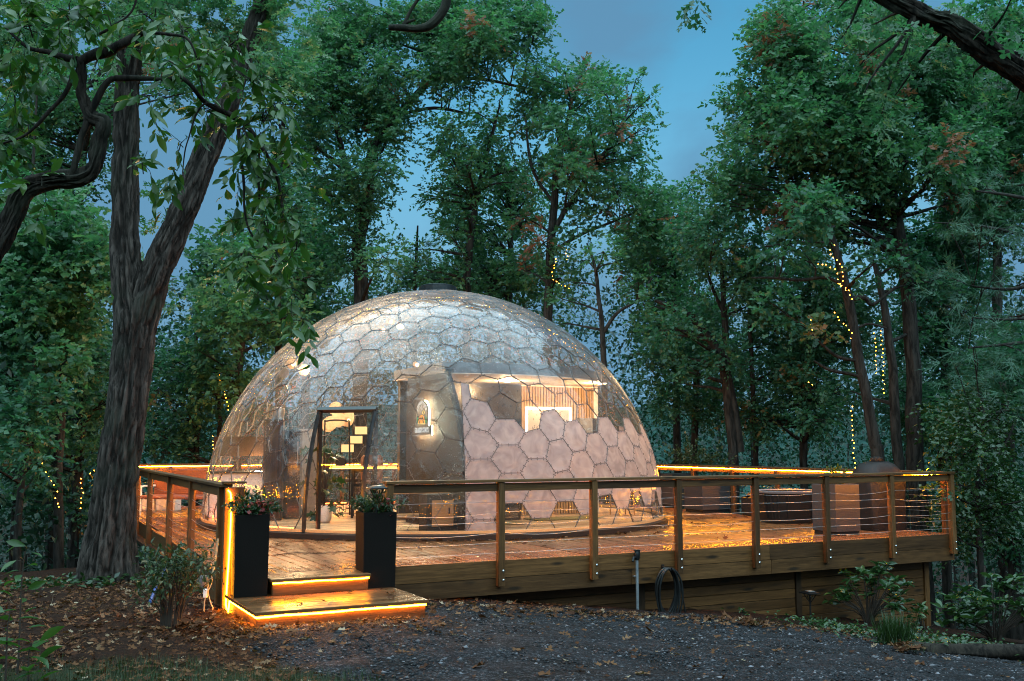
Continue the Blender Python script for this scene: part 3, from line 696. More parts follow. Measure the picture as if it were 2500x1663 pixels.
# back wall with dark shower wall, pale slats, inner right wall
MB().box(A0 + .1, am, B1, B1 + 0.08, 0.11, ZT - .002).build('back_wall', M['darkpanel'], pod)
MB().box(A0 + .1, 5.22, B1 - 0.05, B1 - 0.002, 0.11, ZT - .004).build('shower_wall', M['tile_dark'], pod)
sl = MB(); b = 5.24
while b < am - .12: sl.box(b, b + 0.045, B1 - 0.03, B1 - 0.001, 0.11, ZT - .03); b += 0.066
sl.build('wall_slat', M['paleslat'], pod, kind='stuff')
MB().box(5.2, am, B1 - .045, B1 - .0005, ZT - .03, ZT - .003).build('cornice', M['cream'], pod)
MB().box(am - .1, am, B1 - .04, B1 - .0005, 0.11, ZT - .04).build('side_wall', M['cream'], pod)
MB().box(3.2, 3.24, B1 - 1.2, B1 - .06, .11, 2.0).box(3.2, 3.24, B1 - 1.2, B1 - 1.16, 2.0, 2.06).box(4.55, 4.59, B1 - 1.2, B1 - .06, .11, 2.0).box(3.2, 4.59, B1 - 1.2, B1 - 1.17, 1.98, 2.03).box(3.2, 4.59, B1 - 1.2, B1 - 1.17, .11, .15).build('shower_frame', M['black_metal'], pod)
MB().box(3.24, 4.55, B1 - 1.19, B1 - 1.18, .15, 1.98).build('shower_glass', M['glass'], pod)
for (da, db, lb) in ((4.4, 5.2, 'glowing warm ceiling downlight over the dark shower corner of the bathroom'), (6.4, 4.9, 'added ceiling downlight over the pale slatted wall right of the shower corner')):  # second downlight added as a fitting for the bathroom fill
  dl = thing('downlight', lb, 'ceiling light', W(da, db, ZT - 0.002), ANG, 'bathroom downlights')
  MB().lathe([(.09, -.02), (.09, -.002)], 20).build('trim_ring', M['white'], dl); MB().lathe([(.07, -.026), (.07, -.021)], 20).build('lamp_lens', M['bulb'], dl)
mr = thing('mirror', 'rectangular bathroom mirror with a bright lit frame on the slatted wall', 'mirror', W(5.85, B1 - .06, 1.82), ANG)
MB().box(-.5, .5, -.02, .0, -.45, .45).build('mirror_glass', M['mirror'], mr)
MB().box(-.55, .55, -.03, -.021, .45, .50).box(.50, .55, -.03, -.021, -.45, .449).box(-.55, -.50, -.03, -.021, -.45, .449).box(-.55, .55, -.03, -.021, -.5, -.451).build('light_frame', M['mirror_led'], mr)
wn_ = thing('wall_cabinet', 'grey and black wall cabinet on the slatted wall right of the lit mirror', 'cabinet', W(6.85, B1 - .035, 1.85), ANG)
MB().box(-.30, .02, -.14, -.002, -.4, .25).build('cabinet_door', plain('grey cabinet', (.2, .19, .18), .4), wn_); MB().box(.03, .3, -.14, -.002, -.4, .25).build('cabinet_side', M['darkpanel'], wn_)
st = thing('stool', 'small wooden stool with dark woven seat inside the dome at the lower right', 'stool', W(7.05, 5.2, 0.11), ANG)
for sx in (-.17, .17):
    for sy in (-.15, .15): MB().tube([(sx * 1.1, sy * 1.1, 0), (sx, sy, .75 if sy > 0 else .45)], .014, 6).build('leg', M['warmwood'], st)
MB().box(-.19, .19, -.17, .17, .43, .47, .01).build('seat', M['leather'], st)
MB().box(-.18, .18, .14, .165, .55, .72, .008).build('backrest', M['leather'], st)
MB().tube([(-.18, -.16, .2), (.18, -.16, .2)], .01, 6).tube([(-.18, .16, .25), (.18, .16, .25)], .01, 6).build('rung', M['warmwood'], st)
for (a, b, w, d, lb) in ((3.75, 4.3, .9, .55, 'olive bath mat on the floor before the shower seen through the low panes'), (5.5, 4.9, 1.5, .6, 'wide olive mat on the floor beside the slatted bathroom wall')):
    o = MB().box(-w/2, w/2, -d/2, d/2, 0, .016, .005).build('bath_mat', M['olive']); o.location = W(a, b, .106); o.rotation_euler = (0, 0, ANG); tag(o, lb, 'mat', 'bath mats')
# entry bench and dark boxes by the sign wall
be = thing('bench', 'long wooden bench shelf against the sign wall inside the dome', 'bench', W(1.5, 3.75, .106), ANG)
MB().box(-.25, .92, -.3, .2, .62, .68, .01).build('seat', M['warmwood'], be); MB().box(.0, .9, -.28, .18, .22, .27, .01).build('shelf', M['warmwood'], be)
for x in (-.2, .85): MB().box(x - .03, x + .03, -.2, .1, 0, .62).build('leg', M['black_metal'], be)
fb = thing('side_cabinet', 'black framed side cabinet with wooden door beside the bench inside the dome', 'cabinet', W(2.15, 3.18, .106), ANG)
MB().box(-.28, .28, -.04, .3, 0, .62, .01).build('body', M['black'], fb); MB().box(-.19, .19, -.052, -.041, .1, .52).build('door', M['warmwood'], fb); MB().box(.1, .12, -.07, -.053, .3, .4).build('handle', M['black_metal'], fb)

# sign: local x along the wall to the reader's right, y up, z out of the wall
SGN = bpy.data.objects.new('illuminated_sign', None); COL.objects.link(SGN); SGN.empty_display_size = .1
sp = np.array(W(A0 - 0.07, 4.50, 1.95)); out_n = np.array([-CA, -SA, 0]); right = np.array([SA, -CA, 0])
SGN.matrix_world = Matrix(((right[0] * .84, 0, out_n[0], sp[0]), (right[1] * .84, 0, out_n[1], sp[1]), (0, .54, 0, sp[2]), (0, 0, 0, 1)))
tag(SGN, 'arched black sign with glowing halo, orange cabin picture and white lettering on slats', 'sign')
def arch(w, y0, ys, grow=0.0, n=20):
    r = w / 2 + grow; pts = [(-r, y0 - grow)] + [(r, y0 - grow)]
    return pts + [(r * math.cos(t), ys + (r * 1.18) * math.sin(t)) for t in np.linspace(0, math.pi, n)]
AW = 0.62
MB().prism(arch(AW, -.14, .34), 'z', 0.03, 0.05).build('arch_board', M['sign_board'], SGN)
MB().prism([(-.47, -.44), (.47, -.44), (.47, -.145), (-.47, -.145)], 'z', 0.03, 0.05).build('name_board', M['sign_board'], SGN)
gl = MB(); ap = arch(AW, -.14, .34, -.012); bp_ = ap[1:] + [ap[0]]
gl.tube([(x, y, .012) for x, y in bp_], .007, 6).tube([(-.46, -.16, .012), (-.46, -.43, .012), (.46, -.43, .012), (.46, -.16, .012)], .007, 6)
gl.build('halo_light', M['sign_glow'], SGN)
def text(s, size, parent, mat, x, y, rot=0.0, sx=1.0, name='lettering'):
    cu = bpy.data.curves.new(name, 'FONT'); cu.body = s; cu.size = size; cu.align_x = 'CENTER'; cu.align_y = 'CENTER'; cu.extrude = 0.003; cu.offset = 0.0035; cu.resolution_u = 2
    tmp = bpy.data.objects.new(name + '_tmp', cu); COL.objects.link(tmp)
    dg = bpy.context.evaluated_depsgraph_get(); me = bpy.data.meshes.new_from_object(tmp.evaluated_get(dg)); bpy.data.objects.remove(tmp)
    me.materials.clear(); me.materials.append(mat); o = link(name, me, parent); o.location = (x, y, .055); o.rotation_euler = (0, 0, rot); o.scale = (sx, 1, 1); return o
text('GLASSY STAYS', .235, SGN, M['sign_letter'], 0, -.295, sx=.50)
word = 'ASHEVILLE'
for i, ch in enumerate(word):
    t = R(168 - i * 19.5); text(ch, .125, SGN, M['sign_letter'], .235 * math.cos(t), .34 + .275 * math.sin(t), t - math.pi / 2, name='letter')
pic = MB()
pic.tube([(-.17, -.06, .056), (-.15, .06, .056), (-.08, .17, .056), (0, .21, .056), (.08, .17, .056), (.15, .06, .056), (.17, -.06, .056)], .008, 5)
pic.tube([(0, .21, .056), (0, -.06, .056)], .006, 5).tube([(-.10, .15, .056), (-.06, -.06, .056)], .006, 5).tube([(.10, .15, .056), (.06, -.06, .056)], .006, 5).tube([(-.16, .05, .056), (.16, .05, .056)], .006, 5)
pic.build('cabin_picture', M['sign_orange'], SGN)
MB().tube([(-.2, -.075, .056), (.2, -.075, .056)], .008, 5).tube([(-.16, -.115, .056), (.16, -.115, .056)], .007, 5).tube([(.10 + .045 * math.cos(t), .29 + .06 * math.sin(t), .056) for t in np.linspace(0, 6.29, 16)], .006, 5).build('moon_and_base', M['sign_yellow'], SGN)
tr = MB()
for cx_, s in ((-.235, 1.0), (.235, .9)):
    for q in range(3): tr.tube([(cx_ - .05 * s * (1 - q * .25), -.04 + q * .06, .056), (cx_, .03 + q * .06, .056), (cx_ + .05 * s * (1 - q * .25), -.04 + q * .06, .056)], .007, 5)
tr.build('tree_picture', M['sign_green'], SGN)
MB().tube([(0, .36, .056), (-.12, .5, .056)], .004, 4).tube([(0, .36, .056), (0, .54, .056)], .004, 4).tube([(0, .36, .056), (.12, .5, .056)], .004, 4).build('ray_picture', M['sign_letter'], SGN)

# ------------------------------------------------------------------ inside the dome: living side
kc = thing('kitchen_cabinet', 'tall brown slatted cabinet standing inside the left of the dome', 'cabinet', PY(628, 1150, 19.4) * [1, 1, 0] + [0, 0, .106], 0.15)
MB().box(-.20, .16, 0, .5, 0, 1.92, .01).build('body', M['black'], kc)
for i in range(9): MB().box(-.185 + i * .037, -.185 + i * .037 + .03, -.012, -.001, .05, 1.87).build('slat', M['brownslat'], kc)
tl_ = MB().lathe([(.11, 0), (.12, .1), (.12, .22), (.02, .24)], 16).build('pot', M['steel'], None, smooth=True); tl_.location = PY(628, 1150, 19.5) * [1, 1, 0] + [.02, .2, .106 + 1.92]; tag(tl_, 'small round metal pot on top of the tall brown cabinet', 'pot')
fr_ = thing('fridge', 'black glass fronted refrigerator beside the tall brown cabinet', 'fridge', PY(649, 1150, 19.9) * [1, 1, 0] + [0, 0, .106], 0.1)
MB().box(-.0, .33, 0, .5, 0, 1.72, .01).build('body', M['fridge'], fr_); MB().box(.02, .31, -.02, -.001, .9, 1.70).build('door', M['fridge'], fr_); MB().box(.02, .31, -.02, -.001, .05, .88).build('door', M['fridge'], fr_); MB().box(.28, .295, -.05, -.021, 1.0, 1.5).build('handle', M['steel'], fr_)
wl_ = thing('white_partition', 'plain white partition board behind the plants left of the doorway', 'partition', PY(684, 1150, 20.3) * [1, 1, 0] + [.0, 0, .106], 0.1)
MB().box(0, .42, 0, .06, 0, 1.75).build('board', plain('beige board', (.30, .25, .21), .6), wl_)
ct = thing('kitchen_counter', 'kitchen counter with dark worktop inside the left edge of the dome', 'counter', PY(560, 1180, 20.4) * [1, 1, 0] + [0, 0, .106], 0.3)
MB().box(-.7, .75, 0, .55, 0, .86).build('body', M['white'], ct); MB().box(-.73, .78, -.03, .57, .86, .9).build('worktop', M['black'], ct); MB().box(-.6, .7, .5, .55, 1.2, 1.6).build('upper_cabinet', M['brownslat'], ct)
bt = thing('bar_table', 'tall black framed bar table with glowing edge seen through the open doorway', 'table', PY(811, 1189, 20.2) * [1, 1, 0] + [0, 0, .106], 0.12)
MB().box(-.45, 1.0, -.3, .45, .97, 1.01, .005).build('tabletop', M['warmwood'], bt)
for x in (-.0, .38):
    for y in (-.2, .35): MB().box(x - .025, x + .025, y - .025, y + .025, 0, .97).build('leg', M['black_metal'], bt)
MB().box(.0, .38, -.21, -.19, .3, .34).box(.0, .38, -.21, -.19, .62, .67).box(.0, .38, -.22, -.18, .9, .97).build('rail', M['black_metal'], bt)
MB().tube([(-.45, -.31, .975), (1.0, -.31, .975)], .008, 6).build('edge_light', M['led_step'], bt)
bc = thing('bar_chair', 'brown leather bucket bar chair at the table in the doorway', 'chair', PY(842, 1189, 21.2) * [1, 1, 0] + [.12, 0, .106], 0.3)
MB().loft([[(x * w, y, z) for x, y in ((-.22, .05), (-.2, .2), (0, .26), (.2, .2), (.22, .05), (.17, .04), (.15, .15), (0, .2), (-.15, .15), (-.17, .04))] for z, w in ((.62, .7), (.72, 1.0), (.95, 1.12), (1.15, 1.05), (1.22, .8))]).build('backrest', M['leather'], bc, smooth=True)
MB().lathe([(.05, .62), (.2, .64), (.22, .68), (.2, .71)], 16).build('seat', M['leather'], bc, smooth=True)
for k in range(4):
    a = math.pi / 4 + k * math.pi / 2; MB().tube([(.08 * math.cos(a), .08 * math.sin(a), .64), (.22 * math.cos(a), .22 * math.sin(a), 0)], .012, 6).build('leg', M['black_metal'], bc)
ws = thing('wire_stool', 'round stool with thin wire legs behind the bar table', 'stool', PY(793, 1189, 21.4) * [1, 1, 0] + [.1, 0, .106])
MB().lathe([(.17, .66), (.18, .69), (.17, .72)], 18).build('seat', M['darkpanel'], ws, smooth=True)
for k in range(6):
    a = k * math.pi / 3; MB().tube([(.12 * math.cos(a), .12 * math.sin(a), .66), (.22 * math.cos(a), .22 * math.sin(a), .012)], .006, 5).build('leg', M['black_metal'], ws)
MB().tube([(.22 * math.cos(a), .22 * math.sin(a), .012) for a in np.linspace(0, 6.29, 25)], .006, 5).build('foot_ring', M['black_metal'], ws)
pr = thing('pot_rack', 'black tube pot rack ladder standing inside the doorway', 'rack', PY(771, 1189, 20.9) * [1, 1, 0] + [0, 0, .106], 0.1)
MB().tube(spline([(-.28, 0, 0), (-.24, 0, 1.75), (-.2, 0, 1.92), (.2, 0, 1.92), (.26, 0, 1.75), (.3, 0, 0)], 5), .017, 8).build('frame', M['black_metal'], pr)
MB().tube([(-.45, -.02, 1.62), (.5, -.02, 1.62)], .01, 6).build('hook_bar', M['black_metal'], pr)
for z in (.55, .9, 1.1): MB().tube([(-.27, 0, z), (.28, 0, z)], .012, 6).build('rung', M['black_metal'], pr)
for i, (dx, dz, r, lb) in enumerate(((.1, 1.08, .125, 'large black frying pan hanging from the pot rack'), (-.12, 1.2, .09, 'smaller black frying pan hanging left on the pot rack'))):
    pn = thing('frying_pan', lb, 'pan', PY(771, 1189, 20.9) * [1, 1, 0] + [dx, -.05 - .03 * i, .106 + dz], 0, 'hanging pans')
    p = MB(); p.lathe([(r * .8, 0), (r, .04), (r * .97, .042), (r * .78, .006)], 20); V = p.v[0]; p.v[0] = np.stack([V[:, 0], V[:, 2], V[:, 1]], 1); p.build('bowl', M['black'], pn)
    MB().tube([(0, .02, r), (0, .02, r + .3)], .012, 6).build('handle', M['black_metal'], pn)
fl = thing('floor_lamp', 'arched floor lamp with three stepped square lit shades inside the doorway', 'lamp', PY(840, 1189, 23.0) * [1, 1, 0] + [0, 0, .106])
for (px, py), hh in zip(((831, 991), (820, 1012), (800, 1032)), (0, 1, 2)):
    P = PY(px, py, 23.0) - np.array(fl.location); s = MB(); s.box(P[0] - .125, P[0] + .125, -.1, .1, P[2] - .085, P[2] + .085); s.build('lamp_shade', M['shade_lit'], fl)
    MB().tube(bez((-.3 + hh * .05, .12, 0), (-.42 + hh * .04, .12, P[2] + .5), (P[0] - .1, .12, P[2] + .65), (P[0], .0, P[2] + .08), 14), .006, 5).build('stem', M['black_metal'], fl)
MB().lathe([(.18, 0), (.18, .02), (.02, .03)], 20, (-.28, .1, 0)).build('base', M['black_metal'], fl)
def disc_lamp(loc, lb, n, spread, bulbs, rad=.155):
    t = thing('chandelier', lb, 'lamp', loc, 0, 'disc chandeliers'); r2 = np.random.default_rng(n)
    MB().tube([(0, 0, 0), (0, 0, .5)], .01, 6).build('stem', M['black_metal'], t)
    for i in range(n):
        p = r2.normal(0, spread, 3) * [1, 1, .8]; d = MB(); d.lathe([(.001, -.006), (rad, -.003), (rad, .003), (.001, .006)], 20); V = d.v[0]
        ax = r2.normal(0, .5, 2); d.v[0] = np.stack([V[:, 0], V[:, 2] + V[:, 0] * ax[0] * .3, V[:, 1]], 1) + p; d.build('disc', M['disc'], t)
        if i < bulbs: MB().sphere(tuple(p + [.05, -.07, -.02]), .035, 10, 6).build('bulb', M['bulb'], t)
    return t
disc_lamp(PY(790, 960, 22.0), 'cluster lamp of round discs and bulbs hanging inside the doorway', 7, .17, 4)
disc_lamp(PY(918, 738, 20.3), 'added cluster of small bright bulbs high under the dome top', 5, .2, 4, .06)  # bulbs added where the inner shell only reflects the doorway lamp
disc_lamp(PY(700, 835, 19.4), 'added disc lamp standing in for a reflection under the left slope of the dome', 5, .22, 2, .10)  # lamp added in place of the chandelier's reflection in the shell
disc_lamp(PY(935, 850, 20.2), 'pair of warm bulbs above the sign wall inside the dome', 2, .16, 2, .05)

# dome lamps: fixtures, the kitchen glow and added warm fill
def lamp(name, loc, power, col, size):
    l = bpy.data.lights.new(name, 'POINT'); l.energy = power; l.color = col; l.shadow_soft_size = size; o = bpy.data.objects.new(name, l); COL.objects.link(o); o.location = [float(c) for c in loc]; return o
WARM = (1.0, 0.62, 0.30)
lamp('downlight_lamp', W(4.4, 5.2, ZT - .12), 50, WARM, .06)
lamp('bath_fill_lamp', W(6.4, 4.9, ZT - .15), 75, WARM, .06)  # added fill to make the bathroom floor glow
lamp('chandelier_lamp', PY(790, 960, 22.6), 32, WARM, .12)
lamp('top_fill_lamp', PY(880, 790, 21.6), 200, WARM, .12)  # set off the bulbs as warm fill, glowing through the film
lamp('left_fill_lamp', PY(690, 900, 20.4), 120, WARM, .1)  # warm fill added under the left slope for a copper glow
lamp('left_patch_lamp', PY(716, 845, 19.05), 34, WARM, .06)  # added close to the film for a peach patch like a reflection
lamp('top_patch_lamp', PY(915, 748, 19.75), 26, WARM, .06)  # added close to the film for a warm patch round the bulbs
lamp('kitchen_lamp', PY(590, 1075, 20.9), 150, WARM, .1)

# ------------------------------------------------------------------ deck
deck = thing('deck', 'wide wooden deck of wet brown boards carrying the dome', 'deck', W(0, 0, 0), ANG)
AL, AR, BB = -1.95, 10.34, 14.5; TL = R(1.6)
bx = AL - .02; i = 0; plank_cache = {}
while bx < AR + .02:
    cuts = [0.0] + sorted([3.1 + (i * 1.7) % 3.4 + random.uniform(-.2, .2), 8.2 + (i * 2.3) % 3.2]) + [BB]
    for c0, c1 in zip(cuts[:-1], cuts[1:]):
        lim = (bx - AL) / .028 + 2.5
        if c0 > lim: continue
        c1 = min(c1, lim)
        mb = MB(); w = min(.134, AR + .04 - bx); z = random.uniform(-.003, .002)
        mb.box(0, w, 0, c1 - c0 - .004, -.028 + z, z, .004); o = mb.build('plank', M['deck'], deck); o.location = (bx, c0 + .015, 0); o.rotation_euler = (0, random.gauss(0, .0035), 0)
    bx += .146; i += 1
# rim boards (outer faces), two tiers
def board(mb_args, name, mat, parent, bev=.004):
    o = MB().box(*mb_args, bev).build(name, mat, parent); return o
for x0, x1 in ((-.35, 6.27), (6.276, AR + .045)): board((x0, x1, -.045, -.004, -.232, -.001), 'rim_board', M['pine_x'], deck)
for x0, x1 in ((-.35, 3.71), (3.716, 6.30), (6.306, AR + .045)): board((x0, x1, -.040, -.002, -.45, -.237), 'rim_board', M['pine_x'], deck)
def board_y(x0, x1, y0, y1, z0, z1, name='rim_board'):
    o = MB().box(0, y1 - y0, -(x1 - x0), 0, z0, z1, .004).build(name, M['pine_x'], deck); t = math.pi / 2 - (TL if x0 < 0 else 0); o.rotation_euler = (0, 0, t); o.location = (x0 + y0 * math.cos(t), y0, 0); return o
for y0, y1 in ((-.04, 5.2), (5.206, BB)):
    board_y(AL - .045, AL - .004, y0, y1, -.232, -.001); board_y(AL - .04, AL - .002, y0, y1, -.45, -.237)
    board_y(AR + .046, AR + .087, y0, y1, -.232, -.001); board_y(AR + .046, AR + .084, y0, y1, -.45, -.237)
board((AL, -.351, -.03, -.002, -.45, -.035), 'rim_board', M['pine_x'], deck)
# joists' shadowed underside and skirt wall
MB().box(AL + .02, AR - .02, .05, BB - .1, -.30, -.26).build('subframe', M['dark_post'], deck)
skr = [(-1.0, 1.60), (1.72, 4.05), (4.17, 7.1), (7.22, 10.05)]
for (x0, x1) in skr:
    z = -.47
    while z > -2.3:
        o = board((x0, x1, .32, .35, z - .143, z - .004), 'skirt_board', M['skirt'], deck, .004); z -= .147
for x in (1.66, 4.11, 7.16, 10.11): board((x - .055, x + .055, .29, .40, -2.5, -.46), 'skirt_post', M['dark_post'] if x < 10 else M['pine_z'], deck, .004)
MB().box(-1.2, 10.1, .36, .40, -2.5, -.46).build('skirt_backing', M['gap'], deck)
zs = -.47
while zs > -3.2:
    o = MB().box(0, 9.0, -.03, 0, zs - .143, zs - .004, .004).build('skirt_board', M['skirt'], deck); o.location = (10.10, .42, 0); o.rotation_euler = (0, 0, math.pi / 2); zs -= .147

def rail(name, label, origin, rz, L, posts, side, led_label, bolts=True, bayq=None, led=True, x_end=.06):
    t = thing(name, label, 'railing', origin, rz, 'deck railings'); s = side
    def ybox(y0, y1): return (min(s * y0, s * y1), max(s * y0, s * y1))
    for p in posts:
        y0, y1 = ybox(.046, .135); o = MB().box(p - .045, p + .045, y0, y1, -.335, 1.03, .004).build('post', M['pine_z'], t)
        if bolts:
            for z in (-.13, -.25):
                b = MB(); b.lathe([(.016, 0), (.016, .010), (.009, .018)], 8); V = b.v[0]; b.v[0] = np.stack([V[:, 0] + p + .018, s * (.135 + V[:, 2]), V[:, 1] + z], 1); b.build('bolt', M['bolt'], o)
    edges = [-x_end] + [p for k, p in enumerate(posts) if 0 < k < len(posts) - 1 and k % 2 == 0] + [L + x_end]
    y0, y1 = ybox(.01, .152)
    for a, b in zip(edges[:-1], edges[1:]): MB().box(a + .001, b - .001, y0, y1, 1.032, 1.070, .005).build('rail_cap', M['pine_x'], t)
    for a, b in zip(posts[:-1], posts[1:]):
        y0, y1 = ybox(.058, .096); MB().box(a + .046, b - .046, y0, y1, .915, 1.020, .004).build('top_rail', M['pine_x'], t)
    for k in range(6):
        z0 = .10 + k * .135; mb = MB()
        for a, b in zip(posts[:-1], posts[1:]):
            sag = random.choice((0, .004, .01, .035, .05)) if k > 1 else random.uniform(0, .012); xs = np.linspace(a, b, 9)
            mb.tube([(x, s * .09, z0 - sag * 4 * (x - a) * (b - x) / (b - a)**2) for x in xs], .0032, 4, caps=False)
        mb.build('cable', M['steel'], t)
    if led:
        xs = np.arange(posts[0] + .05, posts[-1] - .04, .12)
        o = MB().tube([(x, s * .046, 1.003 + random.uniform(-.004, .004)) for x in xs], .0065, 6).build('light_strip', M['led']); o.location = t.location; o.rotation_euler = (0, 0, rz); tag(o, led_label, 'light strip', 'amber led strips')
    return t
nposts = [0.0] + [1.584 + 1.46 * k for k in range(7)]
rail('railing', 'long front deck railing with cables running right from the steps', W(0, 0, 0), ANG, 10.344, nposts, -1, 'amber light strip under the cap of the front railing')
lp = [.12, 2.42, 4.70, 7.45, 9.6, 11.4, 12.9, 14.3]
rail('railing', 'left side deck railing running back past the big oak trunk', W(AL, 0, 0), ANG + math.pi / 2 - TL, 14.45, lp, 1, 'amber light strip under the cap of the left railing', bolts=False, x_end=.10)
rail('railing', 'right side deck railing with bright strip beyond the tub and grill', W(AR, 0, 0), ANG + math.pi / 2, 14.45, [.12] + [.02 + 1.44 * k for k in range(1, 11)], -1, 'bright amber strip on the right railing behind the tub', bolts=False, x_end=.06)
rail('railing', 'back deck railing seen left behind the dome', W(AL, BB, 0), ANG, 12.1, [.06 + 1.51 * k for k in range(9)], 1, 'bright amber strip on the back railing left of the dome', bolts=False)

# corner post pair with the rope light hanging on it
cpost = thing('corner_post', 'corner post at the left of the steps carrying a vertical amber light rope', 'post', W(AL + .07, -.05, 0), ANG)
MB().box(-.17, -.035, -.075, .0, -.50, 1.03, .004).build('post', M['pine_z'], cpost); MB().box(-.033, .06, -.078, .02, -.5, 1.03, .004).build('post', M['pine_z'], cpost)
MB().box(-.19, .075, -.095, .05, 1.0715, 1.098, .004).build('post_cap', M['pine_x'], cpost)
sw = spline([(-.14, -.088, 1.0), (-.105, -.094, .93), (-.10, -.094, .6), (-.11, -.094, .2), (-.125, -.094, -.2), (-.125, -.10, -.33), (-.09, -.16, -.40), (.02, -.26, -.30), (.04, -.30, -.26)], 5)
o = MB().tube(sw, .010, 6).build('light_rope', M['led_step']); o.location = cpost.location; o.rotation_euler = (0, 0, ANG); tag(o, 'amber light rope hanging down the corner post left of the steps', 'light rope')
o = MB().tube(spline([(.058, .065, 1.01), (.06, .062, .8), (.058, .066, .5), (.062, .064, .25)], 4), .008, 6).build('light_rope', M['led_step']); o.location = W(0, -.10, 0); o.rotation_euler = (0, 0, ANG); tag(o, 'short amber light rope hanging on the first front railing post', 'light rope')

# ------------------------------------------------------------------ steps
steps = thing('steps', 'two wooden steps edged with amber light rope leading onto the deck', 'steps', W(0, 0, 0), ANG)
for y0, y1 in ((-.585, -.44), (-.436, -.296), (-.292, -.152), (-.148, -.012)): board((-1.60, -.40, y0, y1, -.036, -.002), 'tread_board', M['deck_x'], steps)
board((-1.575, -.425, -.555, -.515, -.19, -.037), 'riser', M['pine_x'], steps)
for x in (-1.575, -.465): MB().box(x, x + .04, -.514, -.06, -.19, -.037).build('side_board', M['pine_x'], steps)
for k in range(10):
    y = -1.63 + k * .146
    if y < -.15: board((-2.03, -.09, y, y + .141, -.228, -.191), 'tread_board', M['deck_x'], steps)
board((-2.0, -.12, -1.60, -1.56, -.75, -.229), 'riser', M['pine_x'], steps)
for x in (-2.0, -.16): MB().box(x, x + .04, -1.559, -.2, -.75, -.229).build('side_board', M['pine_x'], steps)
w = lambda: random.uniform(-.004, .004)
p1 = [(-2.012, y, -.243 + w()) for y in np.linspace(-.35, -1.6, 9)] + [(x, -1.612, -.243 + w()) for x in np.linspace(-2.0, -.12, 14)]
p1 = [(-2.03, -.33, -.45), (-2.02, -.34, -.36)] + p1
o = MB().tube(p1, .010, 6).build('light_rope', M['led_step']); o.location = steps.location; o.rotation_euler = (0, 0, ANG); tag(o, 'amber light rope along the edge of the lower step', 'light rope')
p2 = [(x, -.568, -.052 + w()) for x in np.linspace(-1.575, -.42, 12)]
o = MB().tube(p2, .009, 6).build('light_rope', M['led_step']); o.location = steps.location; o.rotation_euler = (0, 0, ANG); tag(o, 'amber light rope under the nosing of the upper step', 'light rope')
wb = MB().box(-.09, .09, -.06, .06, 0, .12, .01).build('wood_block', M['pine_x']); q = on_ground(588, 1432); wb.location = q; wb.rotation_euler = (.2, .1, 1.0); tag(wb, 'small offcut wood block leaning at the corner of the lower step', 'block')

# ------------------------------------------------------------------ leaves
def tmpl(kind):
    if kind == 'rhomb':
        V = [(0, 0, 0), (-.30, .45, .06), (0, 1, -.06), (.30, .45, .06)]; F = [(0, 3, 2), (0, 2, 1)]
    elif kind == 'lobed':
        V = [(0, 0, 0), (.27, .30, .07), (.11, .42, .02), (.31, .68, .05), (0, 1, -.08), (-.31, .68, .05), (-.11, .42, .02), (-.27, .30, .07)]
        F = [(0, 1, 2), (0, 2, 6), (0, 6, 7), (2, 3, 4), (2, 4, 6), (4, 5, 6)]
    elif kind == 'lance':
        V = [(0, 0, 0), (-.15, .28, .05), (-.19, .55, .05), (-.10, .82, -.02), (0, 1, -.14), (.10, .82, -.02), (.19, .55, .05), (.15, .28, .05), (0, .3, .0), (0, .58, -.02), (0, .82, -.07)]
        F = [(0, 8, 1), (1, 8, 2), (2, 8, 9), (2, 9, 3), (3, 9, 10), (3, 10, 4), (0, 7, 8), (7, 6, 8), (6, 9, 8), (6, 5, 9), (5, 10, 9), (5, 4, 10)]
    elif kind == 'oak':
        R_ = [(0.04, .10), (.17, .22), (.08, .32), (.34, .48), (.12, .52), (.36, .76), (.13, .72), (.12, .92)]
        V = [(0, 0, 0)] + [(x, y, .25 * x * x) for x, y in R_] + [(0, 1, -.05)] + [(-x, y, .25 * x * x) for x, y in R_[::-1]] + [(0, .45, -.03), (0, .75, -.04)]
        n = len(V) - 2; c1, c2 = n, n + 1; F = []
        for i in range(n):
            j = (i + 1) % n; my = (V[i][1] + V[j][1]) / 2; F.append((i, j, c1 if my < .6 else c2))
    elif kind == 'maple':
        V = [(0, 0, 0), (.42, .18, .08), (.22, .38, .02), (.40, .66, .05), (.14, .62, 0), (0, 1, -.08), (-.14, .62, 0), (-.40, .66, .05), (-.22, .38, .02), (-.42, .18, .08)]
        F = [(0, 1, 2), (0, 2, 8), (0, 8, 9), (2, 3, 4), (2, 4, 6), (2, 6, 8), (8, 6, 7), (4, 5, 6)]
    elif kind == 'blade':
        V = [(-.011, 0, 0), (.011, 0, 0), (-.009, .5, .05), (.009, .5, .05), (0, 1, .22)]; F = [(0, 1, 3), (0, 3, 2), (2, 3, 4)]
    elif kind == 'needle':
        V = []; F = []
        for k in range(5):
            a = (k - 2) * .42; x, y = math.sin(a), math.cos(a); zz = .25 * ((k % 2) - .5)
            V += [(-.018 * y, .018 * x, 0), (.018 * y, -.018 * x, 0), (x, y, zz)]; F.append((3*k, 3*k+1, 3*k+2))
    elif kind == 'litter':
        V = [(0, 0, .05), (.30, .25, .0), (.16, .42, .07), (.34, .7, .16), (.06, .72, .05), (0, 1, .22), (-.10, .74, .04), (-.30, .62, .20), (-.14, .40, .06), (-.30, .2, .10)]
        F = [(0, 1, 2), (0, 2, 8), (0, 8, 9), (2, 3, 4), (2, 4, 6), (2, 6, 8), (8, 6, 7), (4, 5, 6)]
    return np.array(V, float), np.array(F, int)
TM = {k: tmpl(k) for k in ('rhomb', 'lobed', 'lance', 'oak', 'maple', 'blade', 'needle', 'litter')}
